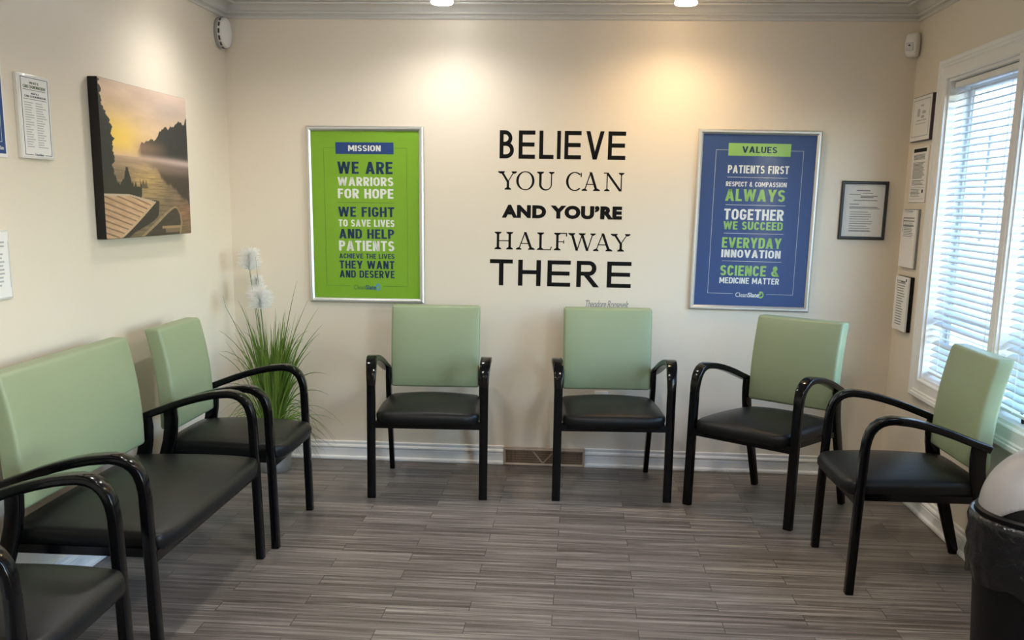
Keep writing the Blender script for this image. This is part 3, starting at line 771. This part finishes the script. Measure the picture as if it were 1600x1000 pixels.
    put((inner & (v > .045) & (v < .062) & (u > .62)).astype(float), (.33,.22,.11)); put((inner & (v > .015) & (v < .045) & (u > .66)).astype(float), (.18,.12,.07))
    return np.clip(C, 0, 1)
def canvas_picture():
    ya, yb, z0, z1, th = -1.593, -.696, 1.276, 1.897, .04
    w, h = yb-ya, z1-z0
    root = thing('canvas_print', 'canvas print of a misty lake at sunrise with dock and rowing boat on left wall', 'picture', wallm('left', ya, z0))
    MB().add(*rbox(w/2, h/2, th/2-.0005, .003, (1,1,1), center=(w/2, h/2, th/2+.0005), k=2)).build('canvas_body', mat('black_canvas_edge', (.012,.010,.010), .8), root)
    nu, nv = 330, 230
    img = canvas_image(nu, nv)
    us = np.linspace(.0015, w-.0015, nu); vs = np.linspace(.0015, h-.0015, nv)
    V = [(us[i], vs[j], th+.0006) for j in range(nv) for i in range(nu)]
    F = [(j*nu+i, j*nu+i+1, (j+1)*nu+i+1, (j+1)*nu+i) for j in range(nv-1) for i in range(nu-1)]
    me = mesh_from('printed_picture', V, F)
    at = me.color_attributes.new('Col', 'FLOAT_COLOR', 'POINT')
    at.data.foreach_set('color', np.concatenate([img, np.ones((nv, nu, 1))], 2).ravel())
    m = mat('printed_lake_scene', (1,1,1), .55); N, L = nodes_of(m)
    a = N.new('ShaderNodeVertexColor'); a.layer_name = 'Col'; L.new(a.outputs[0], N['Principled BSDF'].inputs['Base Color'])
    link('printed_picture', me, m, root, smooth=False)
canvas_picture()

# ------------------------------------------------------------------ notices and frames
def sheet_lines(root, w, h, rows, c, m=None, name='printed_text'):
    mb = MB(); bars(mb, [(a0*w, a1*w, b0*h, b1*h) for a0, a1, b0, b1 in rows], c, .0004); return mb.build(name, m or INKG, root, smooth=False)
def para(a0, a1, top, bottom, n, rnd, fill=.45, short=.25):
    out = []; p = (top-bottom)/n
    for i in range(n):
        t = top-p*i; out.append((a0, a1-(a1-a0)*rnd.uniform(0, short), t-p*fill, t))
    return out
rnd = random.Random(3)
# left wall: care coordination notice
root = thing('framed_notice', 'white framed notice left of the lake canvas, printed in two columns', 'notice', wallm('left', -2.127, 1.568))
w, h = .217, .282
MB().add(*rbox(w/2, h/2, .007, .002, (1,1,1), center=(w/2, h/2, .007), k=2)).build('holder', NOTPL, root)
MB().box(.008, w-.008, .008, h-.008, .014, .0146).build('sheet', PAPER, root, smooth=False)
lettering("WHAT IS", (.36*w, .64*w, .885*h, .915*h), .0148, PDGRN, root, 'title', bold=.01)
lettering("CARE COORDINATION?", (.17*w, .85*w, .835*h, .872*h), .0148, PDGRN, root, 'title', bold=.01)
lettering("WHAT IS A", (.39*w, .63*w, .765*h, .785*h), .0148, DNAVY, root, 'subtitle')
lettering("CARE COORDINATOR?", (.19*w, .85*w, .728*h, .752*h), .0148, DNAVY, root, 'subtitle')
rows = [(.1,.93,.955,.961), (.16,.84,.815,.820), (.16,.86,.705,.710), (.1,.112,.05,.955), (.918,.93,.05,.955), (.1,.34,.045,.051), (.7,.93,.045,.051)]
sheet_lines(root, w, h, rows, .0148, DNAVY, 'border_line')
rows = para(.18,.46,.67,.12,19,rnd,.35,.5)+para(.52,.84,.67,.12,19,rnd,.35,.5)
sheet_lines(root, w, h, rows, .0148, INKL)
lettering("CleanSlate", (.38*w, .66*w, .04*h, .065*h), .0148, DNAVY, root, 'logo_word')
# left wall: blue poster at the frame edge
root = thing('wall_poster', 'blue poster with thin white border at the left picture edge', 'poster', wallm('left', -2.62, 1.566))
w, h = .42, .56
MB().box(0, w, 0, h, 0, .004).build('backing', PAPER, root, smooth=False)
MB().box(.007, w-.009, .012, h-.008, .004, .0048).build('blue_sheet', NAVY, root, smooth=False)
mb = MB(); rect_frame(mb, .03, w-.03, .05, h-.03, [(0,.0048),(0,.0052),(.0013,.0052),(.0013,.0048)]); mb.build('border_line', PWHITE, root, smooth=False)
lettering("CleanSlate", (w-.075, w-.022, .024, .036), .005, PWHITE, root, 'logo_word')
# left wall: lower sheet
root = thing('paper_notice', 'white paper notice below the blue poster, cut by the left picture edge', 'notice', wallm('left', -2.46, 1.103))
w, h = .217, .226
MB().add(*rbox(w/2, h/2, .004, .001, (1,1,1), center=(w/2, h/2, .0042), k=2)).build('holder', NOTPL, root)
MB().box(.006, w-.006, .006, h-.006, .0083, .0087).build('sheet', PAPER, root, smooth=False)
sheet_lines(root, w, h, [(.955,.962,.16,.84)]+para(.1,.88,.84,.16,12,rnd), .0089, INKL)
# right wall, top to bottom
def right_notice(label, y0, z0, w, h, th, edge, tilt=0.):
    root = thing('wall_notice', label, 'notice', wallm('right', y0, z0) @ Matrix.Rotation(tilt, 4, 'Z'))
    MB().add(*rbox(w/2, h/2, th/2, min(.003, th/3), (1,1,1), center=(w/2, h/2, th/2), k=2)).build('holder', edge, root)
    return root
r = right_notice('framed certificate beside the window, topmost of four on the right wall', -.066, 1.775, .30, .218, .018, mat('dark_plum_frame', (.05,.03,.05), .4), 0)
w, h = .30, .218
MB().box(.004, w-.006, .004, h-.004, .0182, .0192).build('sheet', PAPER, r, smooth=False)
mb = MB(); rect_frame(mb, .09*w, .90*w, .12*h, .9*h, [(0,.0193),(0,.0197),(.004,.0197),(.004,.0193)]); mb.build('border_line', INKL, r, smooth=False)
sheet_lines(r, w, h, [(.28,.78,.45,.47),(.45,.6,.76,.80),(.3,.42,.55,.72),(.55,.72,.6,.66),(.5,.65,.5,.56),(.25,.75,.38,.395)], .0193, INKL)
r = right_notice('printed notice with black heading bar, second from top on the right wall', -.095, 1.478, .245, .272, .006, PAPER)
w, h = .245, .272
MB().box(.003, w-.006, .003, h-.003, .0062, .0068).build('sheet', PAPER, r, smooth=False)
sheet_lines(r, w, h, [(.1,.9,.90,.965)], .0069, INK, 'heading_bar')
sheet_lines(r, w, h, para(.12,.88,.86,.76,5,rnd,.6,.1)+para(.12,.88,.72,.42,13,rnd,.55,.2)+para(.12,.88,.40,.30,4,rnd,.5,.3)+[(.06,.94,.262,.268),(.06,.94,.06,.066)]+para(.1,.7,.24,.10,6,rnd,.5,.2), .0069, INKG)
sheet_lines(r, w, h, [(.8,.88,.17,.23)], .0069, INK, 'black_mark')
r = right_notice('stack of papers on a wall clip, third from top on the right wall', -.062, 1.150, .235, .295, .012, INKG, 0)
w, h = .235, .295
MB().box(.002, w-.002, .004, h-.004, .0122, .020).build('sheet', PAPER, r, smooth=False)
MB().box(.2*w, .75*w, .955*h, .975*h, .020, .024).box(.44*w, .54*w, .95*h, .985*h, .024, .027).build('clip', SILVER, r, smooth=False)
sheet_lines(r, w, h, [(.12,.14,.62,.85),(.12,.88,.84,.86),(.12,.88,.79,.81),(.12,.88,.71,.73)]+para(.2,.86,.77,.52,9,rnd,.35,.2), .0202, INKG)
r = right_notice('thick pad of printed forms, lowest of four on the right wall', -.085, .832, .215, .278, .020, BLACK, 0)
w, h = .215, .278
MB().box(.002, w-.004, .003, h-.003, .0202, .030).build('sheet', PAPER, r, smooth=False)
sheet_lines(r, w, h, [(.14,.16,.72,.93),(.14,.8,.90,.915)]+para(.2,.8,.88,.08,17,rnd,.35,.35), .0302, INKG)
lettering("NEEDS", (.45*w, .75*w, .885*h, .915*h), .0304, INK, r, 'title', bold=.02)
sheet_lines(r, w, h, [(.80,.87,.91,.96)], .0303, INK, 'black_mark')
# back wall: black framed certificate
root = thing('framed_certificate', 'black framed white certificate at the right end of the back wall', 'certificate', wallm('back', 3.262, 1.284) @ Matrix.Rotation(-.004, 4, 'Z'))
w, h = .240, .300
mb = MB(); fw = .016; rect_frame(mb, fw, w-fw, fw, h-fw, [(0,.001),(0,.010),(.003,.014),(.012,.014),(.016,.010),(.016,.001)]); mb.build('frame', mat('black_frame_wood', (.008,.008,.008), .35), root, angle=30)
MB().box(fw-.003, w-fw+.003, fw-.003, h-fw+.003, .001, .004).build('sheet', PAPER, root, smooth=False)
rows = [(.33,.62,.83,.85),(.18,.42,.77,.78),(.45,.68,.79,.80),(.42,.78,.74,.755),(.42,.7,.715,.73),(.28,.78,.665,.68),(.2,.4,.60,.615),(.2,.8,.55,.565),(.2,.85,.53,.54)]+para(.22,.75,.48,.12,9,rnd,.25,.3)+[(.22,.7,.14,.15)]
sheet_lines(root, w, h, rows, .0042, INKG)
MB().box(fw-.001, w-fw+.001, fw-.001, h-fw+.001, .0065, .0070).build('glazing', COVER, root, smooth=False)

# ------------------------------------------------------------------ detector, sensor, outlet, grille
root = thing('smoke_detector', 'round white smoke detector high in the left corner', 'detector', wallm('left', -.085, 2.286))
MB().lathe([(.001,0),(.074,0),(.077,.004),(.077,.012),(.073,.016)], 40).build('base_plate', GPLASTIC, root)
MB().lathe([(.073,.016),(.075,.020),(.076,.036),(.071,.046),(.055,.052),(.020,.055),(.001,.0555)], 40).build('cover', PLASTIC, root)
mb = MB()
for k in range(14):
    a = 2*PI*k/14; p = Vector((math.cos(a), math.sin(a), 0)); q = Vector((-math.sin(a), math.cos(a), 0))
    V = []
    for dz in (.022, .032):
        for dq in (-.011, .011): V.append(p*.0765*1.0+q*dq+Vector((0,0,dz)))
    V2 = [v+p*.0015 for v in V]
    mb.add(V+V2, [(0,1,3,2),(4,6,7,5),(0,4,5,1),(1,5,7,3),(3,7,6,2),(2,6,4,0)])
mb.build('vent_slot', mat('dark_vent', (.05,.05,.05), .6), root, smooth=False)
root = thing('motion_sensor', 'small white motion sensor high in the right corner', 'sensor', Matrix.Translation((3.552,-.036,2.253)) @ Matrix.Rotation(-.72, 4, 'Z'))
def sens(p):
    q = p.copy(); q.y -= .018*(1-(p.z/.062)**2)*(1 if p.y < 0 else 0); q.x *= 1-.18*(abs(p.z)/.062)**2; return q
MB().add(*rbox(.032, .020, .060, .014, (4,2,6), sens)).build('housing', PLASTIC, root, fix=False)
MB().add(*rbox(.020, .006, .020, .005, (3,1,3), center=(0,-.036,-.012))).build('lens', mat('pale_lens', (.60,.60,.60), .5), root)
MB().add(*rbox(.004, .002, .003, .001, (1,1,1), center=(0,-.0435,-.006))).build('indicator', INK, root)
MB().box(-.020,.020,.016,.030,-.03,.03).build('mounting_bracket', PLASTIC, root, smooth=False)
root = thing('wall_outlet', 'white outlet plate low on the back wall behind a chair seat', 'outlet', wallm('back', 2.017, .317))
MB().add(*rbox(.036, .058, .003, .002, (1,1,1), center=(.036,.058,.003), k=2)).build('cover_plate', PLASTIC, root)
for b in (.036, .080): MB().add(*rbox(.017, .014, .0016, .001, (1,1,1), center=(.036,b,.0068), k=2)).build('socket', TRIM, root)
root = thing('floor_grille', 'bronze return air grille set in the baseboard between the two middle chairs', 'vent', wallm('back', 1.517, 0))
w, h = .455, .104
mb = MB(); rect_frame(mb, .013, w-.013, .014, h-.018, [(0,.004),(0,.022),(.004,.026),(.010,.026),(.013,.022),(.013,.0)]); mb.box(0, w, h-.008, h, 0, .024); mb.build('frame', GRILLF, root, angle=30)
MB().box(.012, w-.012, .012, h-.016, .002, .006).build('backing', GRILLD, root, smooth=False)
mb = MB(); n = 62
for k in range(n):
    a = .015+(w-.03)*k/(n-1); mb.box(a-.0017, a+.0017, .014, h-.018, .008, .016)
for q in range(5): mb.box(.013, w-.013, .024+q*.014, .0255+q*.014, .007, .015)
mb.build('fins', GRILLE, root, smooth=False)
mb = MB()
def slat2(p, q, t, c0, c1):
    p = Vector(p); q = Vector(q); d = (q-p).normalized(); nn = Vector((-d.y, d.x))*t/2
    V = [(*(p+nn), c0), (*(p-nn), c0), (*(q-nn), c0), (*(q+nn), c0)]; V += [(v[0], v[1], c1) for v in V]
    mb.add(V, [(0,1,2,3),(4,7,6,5),(0,4,5,1),(1,5,6,2),(2,6,7,3),(3,7,4,0)])
slat2((.165,.084), (.222,.016), .007, .016, .020); slat2((.222,.016), (.275,.076), .007, .0165, .0195)
mb.build('brace', GRILLF, root, smooth=False)

# ------------------------------------------------------------------ potted grass with plumes
def leaf_mat(name, c1, c2):
    m = mat(name, c1, .5, spec=.3); N, L = nodes_of(m); b = N['Principled BSDF']
    a = N.new('ShaderNodeVertexColor'); a.layer_name = 'tone'
    mx = N.new('ShaderNodeMix'); mx.data_type = 'RGBA'; mx.inputs[6].default_value = (*c1, 1); mx.inputs[7].default_value = (*c2, 1)
    L.new(a.outputs[0], mx.inputs[0]); L.new(mx.outputs[2], b.inputs['Base Color']); return m
def ribbons(name, blades, m, parent):
    """blades: (points, width, tone) -> flat tapering folded ribbons"""
    V = []; F = []; tone = []
    for P, wd, tn in blades:
        n = len(P); k = len(V)
        for i, p in enumerate(P):
            t = (P[min(i+1,n-1)]-P[max(i-1,0)]).normalized()
            s = t.cross(Vector((.3,.9,.1))); s = s.normalized() if s.length > .01 else Vector((1,0,0))
            ww = wd*(1-(i/(n-1))**1.8)*(.6+.4*min(1, i*3/(n-1)))+.0004
            up = s.cross(t)*ww*.25
            for q, e in ((-1,0),(0,1),(1,0)):
                v = p+s*ww*q-up*e; V.append((max(.012, v.x), min(-.012, v.y), max(.004, v.z))); tone.append(tn)
            if i:
                b = k+3*i; F += [(b-3,b-2,b+1,b),(b-2,b-1,b+2,b+1)]
    me = mesh_from(name, V, F)
    at = me.color_attributes.new('tone', 'FLOAT_COLOR', 'POINT')
    at.data.foreach_set('color', np.array([[t,t,t,1] for t in tone], dtype=float).ravel())
    return link(name, me, m, parent, smooth=True, angle=80)
def plant():
    PX, PY = .290, -.290
    root = thing('potted_grass', 'artificial grass with white feathery plumes in a metal pot in the left corner', 'plant')
    root.location = (PX, PY, 0)
    inv = Vector((PX, PY, 0))
    prof = [(.001,.004),(.078,.004),(.080,0),(.083,.004),(.088,.04),(.095,.12),(.102,.19),(.106,.196),(.106,.201),(.101,.203),(.097,.198),(.092,.12),(.085,.03),(.001,.028)]
    mb = MB(); mb.lathe(prof, 40); mb.build('pot', noisy(mat('galvanised_metal', (.42,.43,.44), .38, metal=.7), 22, .25), root)
    mb = MB(); mb.lathe([(.001,.150),(.088,.150),(.093,.168),(.05,.178),(.001,.18)], 24); mb.build('moss', noisy(mat('dark_moss', (.04,.05,.02), .9), 60, .4, .8, 90), root)
    R = random.Random(11)
    B = []
    def blade(ang, spread, hgt, droop, wd, tone, n=12, base_r=.05):
        d = Vector((math.cos(ang), math.sin(ang), 0)); b = d*R.uniform(0, base_r)+Vector((0,0,.165)); P = []
        side = Vector((-d.y, d.x, 0))*R.uniform(-.05, .05)
        for i in range(n):
            t = i/(n-1)
            z = hgt*(t-droop*t**3.2); r = spread*(t**1.7)
            p = b+d*r+side*t*t+Vector((0,0,z))
            p.x = max(p.x, -PX+.02); p.y = min(p.y, -PY-.02) if p.y > 0 else p.y
            P.append(p)
        return (P, wd, tone)
    for k in range(300):
        a = R.uniform(0, 2*PI); hgt = R.uniform(.34, .74); B.append(blade(a, R.uniform(.02,.15), hgt, R.uniform(0,.22), R.uniform(.0036,.0066), R.random()))
    for k in range(46):
        a = R.uniform(0, 2*PI); B.append(blade(a, R.uniform(.10,.27), R.uniform(.55,.86), R.uniform(.05,.35), R.uniform(.0038,.0058), R.random()*.7))
    for k in range(70):
        a = R.uniform(0, 2*PI); B.append(blade(a, R.uniform(.16,.34), R.uniform(.25,.48), R.uniform(.6,1.05), R.uniform(.0018,.0032), R.random()))
    # named long ones that read in the picture
    for (dx, top, sp, dr) in ((-.16,.50,.26,.42), (.20,.62,.30,.40), (.24,.72,.26,.12), (.12,.80,.20,.05), (-.05,.92,.10,.02), (.10,.90,.14,.04), (-.10,.86,.14,.12), (.27,.50,.28,.5), (-.02,.98,.06,0)):
        B.append(blade(0 if dx > 0 else PI, abs(sp), top, dr, .0048, .15, n=16, base_r=.02))
    def clipb(P):
        out = []
        for p in P:
            q = p.copy(); q.x = max(q.x, -PX+.016); q.y = min(q.y, -PY-.016); out.append(q)
        return out
    B2 = [(clipb(P), w_, t_) for P, w_, t_ in B]
    me_parent = root
    def rib(name, blades, m):
        V = []; F = []; tone = []
        for P, wd, tn in blades:
            n = len(P); k = len(V)
            for i, p in enumerate(P):
                t = (P[min(i+1,n-1)]-P[max(i-1,0)])
                t = t.normalized() if t.length > 1e-6 else Vector((0,0,1))
                s = t.cross(Vector((.3,.9,.1))); s = s.normalized() if s.length > .01 else Vector((1,0,0))
                ww = wd*(1-(i/(n-1))**1.8)*(.6+.4*min(1, i*3/(n-1)))+.0004; up = s.cross(t)*ww*.25
                for q, e in ((-1,0),(0,1),(1,0)):
                    V.append(tuple(p+s*ww*q-up*e)); tone.append(tn)
                if i: b = k+3*i; F += [(b-3,b-2,b+1,b),(b-2,b-1,b+2,b+1)]
        me = mesh_from(name, V, F)
        at = me.color_attributes.new('tone', 'FLOAT_COLOR', 'POINT')
        at.data.foreach_set('color', np.array([[t,t,t,1] for t in tone], dtype=float).ravel())
        return link(name, me, m, root, smooth=True, angle=80)
    rib('foliage', B2, leaf_mat('grass_blades', (.05,.11,.015), (.24,.38,.06)))
    # dry pale fringe hanging low around the rim
    D = []
    for k in range(60):
        a = R.uniform(-1.6, 1.2); D.append(blade(a, R.uniform(.15,.30), R.uniform(.12,.30), R.uniform(.9,1.6), .0014, R.random(), n=10))
    rib('fringe', [(clipb(P), w_, t_) for P, w_, t_ in D], leaf_mat('pale_fringe', (.22,.24,.12), (.45,.43,.28)))
    PL = leaf_mat('white_plume', (.86,.86,.86), (.95,.95,.95)); N, L = nodes_of(PL)
    tr = N.new('ShaderNodeBsdfTranslucent'); tr.inputs[0].default_value = (.95,.95,.95,1); mx = N.new('ShaderNodeMixShader'); mx.inputs[0].default_value = .5
    L.new(N['Principled BSDF'].outputs[0], mx.inputs[1]); L.new(tr.outputs[0], mx.inputs[2]); L.new(mx.outputs[0], N['Material Output'].inputs[0])
    for (cx, cz, cy, rad, ht) in ((.160,1.130,-.20,.064,.062), (.262,.940,-.36,.070,.060), (.185,.99,-.17,.046,.075)):
        c = Vector((cx, cy, cz))-inv
        pl = []
        for k in range(900):
            v = Vector((R.gauss(0,1), R.gauss(0,1), R.gauss(0,1))).normalized(); st = c+Vector((0,0,R.uniform(-1,.45)*ht))
            L_ = rad*R.uniform(.6,1.15); e = st+Vector((v.x*L_, v.y*L_, abs(v.z)*L_*.8+.012))
            P = [st.lerp(e, t)+Vector((0,0,-.012*t*t)) for t in (0,.25,.5,.75,1)]
            pl.append((P, .0014, R.random()))
        o = rib('plume', [(clipb(P), w_, t_) for P, w_, t_ in pl], PL)
        mb = MB(); b0 = Vector((R.uniform(-.02,.02), R.uniform(-.02,.02), .16)); top = c-Vector((0,0,ht))
        mb.tube([b0.lerp(top, t)+Vector((0,0,0)) for t in (0,.3,.6,1)]+[c+Vector((0,0,.02))], .0018, 6); mb.build('stem', mat('stem_green', (.10,.15,.05), .6), o)
plant()

# ------------------------------------------------------------------ waste bin
def bin_():
    root = thing('waste_bin', 'black round waste bin with grey swing lid at the right picture edge', 'bin', mtx((3.262,-2.755,0)))
    rb, rt, hh = .165, .208, .600
    prof = [(.001,.0),(rb-.01,0),(rb,.008),(rb+.003,.03)]+[(rb+.003+(rt-rb-.003)*t, .03+(hh-.03)*t) for t in (.25,.5,.75,1)]+[(rt-.006,hh),(rb-.004,.02),(.001,.015)]
    MB().lathe(prof, 56).build('body', BIN, root)
    # liner folded over the rim: an irregular crumpled skirt
    L = []; n = 96
    rows = [(rt-.012, hh-.03), (rt-.004, hh+.012), (rt+.006, hh+.020), (rt+.014, hh+.014), (rt+.018, hh-.004), (rt+.012, hh-.03), (rt+.016, hh-.06), (rt+.009, hh-.09), (rt+.013, hh-.12), (rt+.004, hh-.15), (rt+.001, hh-.175)]
    for j, (r, z) in enumerate(rows):
        ring = []
        for k in range(n):
            a = 2*PI*k/n; x, y = math.cos(a), math.sin(a)
            q = max(0, j-4)/6
            nz = noise.noise(Vector((x*3.2, y*3.2, z*9)))*.016*q + abs(noise.noise(Vector((x*7, y*7, z*3+5))))*.014*q
            dz = noise.noise(Vector((x*2.2, y*2.2, 7)))*.05*q*q
            ring.append(((r+nz)*x, (r+nz)*y, z+dz))
        L.append(ring)
    MB().loops(L, cap=False).build('bag_liner', BAG, root, angle=80)
    # lid collar, black front half-dome and grey tilted flap
    MB().lathe([(rt-.02,hh+.0),(rt-.001,hh+.014),(rt+.001,hh+.028),(rt-.006,hh+.034),(rt-.022,hh+.030),(rt-.024,hh+.004)], 64).build('lid_collar', BIN, root)
    R0 = rt-.012; HT = .185
    def dome(name, m, r, ht, test, dz=0):
        V = []; F = []; nu, nv = 96, 32; keep = {}
        for j in range(nv+1):
            ph = PI/2*j/nv
            for i in range(nu):
                a = 2*PI*i/nu; V.append((r*math.cos(ph)*math.cos(a), r*math.cos(ph)*math.sin(a), hh+.028+ht*math.sin(ph)+dz))
        for j in range(nv):
            for i in range(nu):
                f = (j*nu+i, j*nu+(i+1)%nu, (j+1)*nu+(i+1)%nu, (j+1)*nu+i)
                c = sum((Vector(V[q]) for q in f), Vector())/4
                if test(c): F.append(f)
        me = mesh_from(name, V, F); bm = bmesh.new(); bm.from_mesh(me); bmesh.ops.remove_doubles(bm, verts=bm.verts, dist=1e-5)
        bmesh.ops.delete(bm, geom=[v for v in bm.verts if not v.link_faces], context='VERTS')
        ret = bmesh.ops.solidify(bm, geom=list(bm.faces), thickness=.003)
        bmesh.ops.recalc_face_normals(bm, faces=bm.faces); bm.to_mesh(me); bm.free()
        return link(name, me, m, root, True, 50)
    dome('lid_hood', BIN, R0, HT, lambda c: True, -.004)
    o = dome('swing_flap', LID, R0+.004, HT+.004, lambda c: True)
    bm = bmesh.new(); bm.from_mesh(o.data); nn = Vector((.36,.70,.60)).normalized(); co = Vector((-.175,-.085,hh+.035))
    bmesh.ops.bisect_plane(bm, geom=bm.verts[:]+bm.edges[:]+bm.faces[:], plane_co=co, plane_no=nn, clear_inner=True)
    bmesh.ops.holes_fill(bm, edges=[e for e in bm.edges if e.is_boundary]); bm.to_mesh(o.data); bm.free()
bin_()

# ------------------------------------------------------------------ ceiling lamps
def lamp(x, y, power, col, label, vis=True, drop=.078, cone=168):
    root = thing('ceiling_downlight', label, 'ceiling light', mtx((x, y, H)), group='flood bulbs in the ceiling')
    MB().lathe([(.092,-.0005),(.092,-.006),(.085,-.010),(.062,-.012),(.056,-.008),(.056,-.0005)], 40).build('trim_ring', PLASTIC, root)
    bm_ = mat('lit_flood_bulb', (.9,.9,.9), .3, emis=col, estr=22)
    z = -drop
    MB().lathe([(.030,-.002),(.034,z*.35),(.050,z*.72),(.055,z*.86),(.050,z*.95),(.030,z),(.001,z)], 32).build('bulb', bm_, root)
    ld = bpy.data.lights.new('flood_lamp', 'SPOT'); ld.energy = power; ld.color = col; ld.shadow_soft_size = .06; ld.spot_size = math.radians(cone); ld.spot_blend = .9
    lo = bpy.data.objects.new('flood_lamp', ld); COL.objects.link(lo); lo.parent = root; lo.location = (0,0,z-.056)
    return root
WARM = (1,.72,.42); NEU = (1,.94,.87); COOL = (1,.97,.92)
lamp(1.215, -.40, 15, COOL, 'lit ceiling bulb above the green poster side, left of the two in view')
lamp(2.378, -.40, 18, WARM, 'warm lit ceiling bulb, right of the two in view')
lamp(.45, -.95, 17, COOL, 'lit ceiling bulb above the lake canvas, out of the frame')
for (x, y, lab) in ((1.2,-2.9,'unseen fill bulb added over the middle of the floor, on the bench side'), (2.4,-2.9,'unseen fill bulb added over the middle of the floor, on the window side'),
                    (1.2,-5.2,'unseen fill bulb added above the camera, nearer the left wall'), (2.4,-5.2,'unseen fill bulb added above the camera, nearer the right wall'), (1.8,-7.0,'unseen fill bulb added at the far rear of the room')):
    lamp(x, y, 42, NEU, lab)  # unseen bulbs, added to raise the soft ambient light
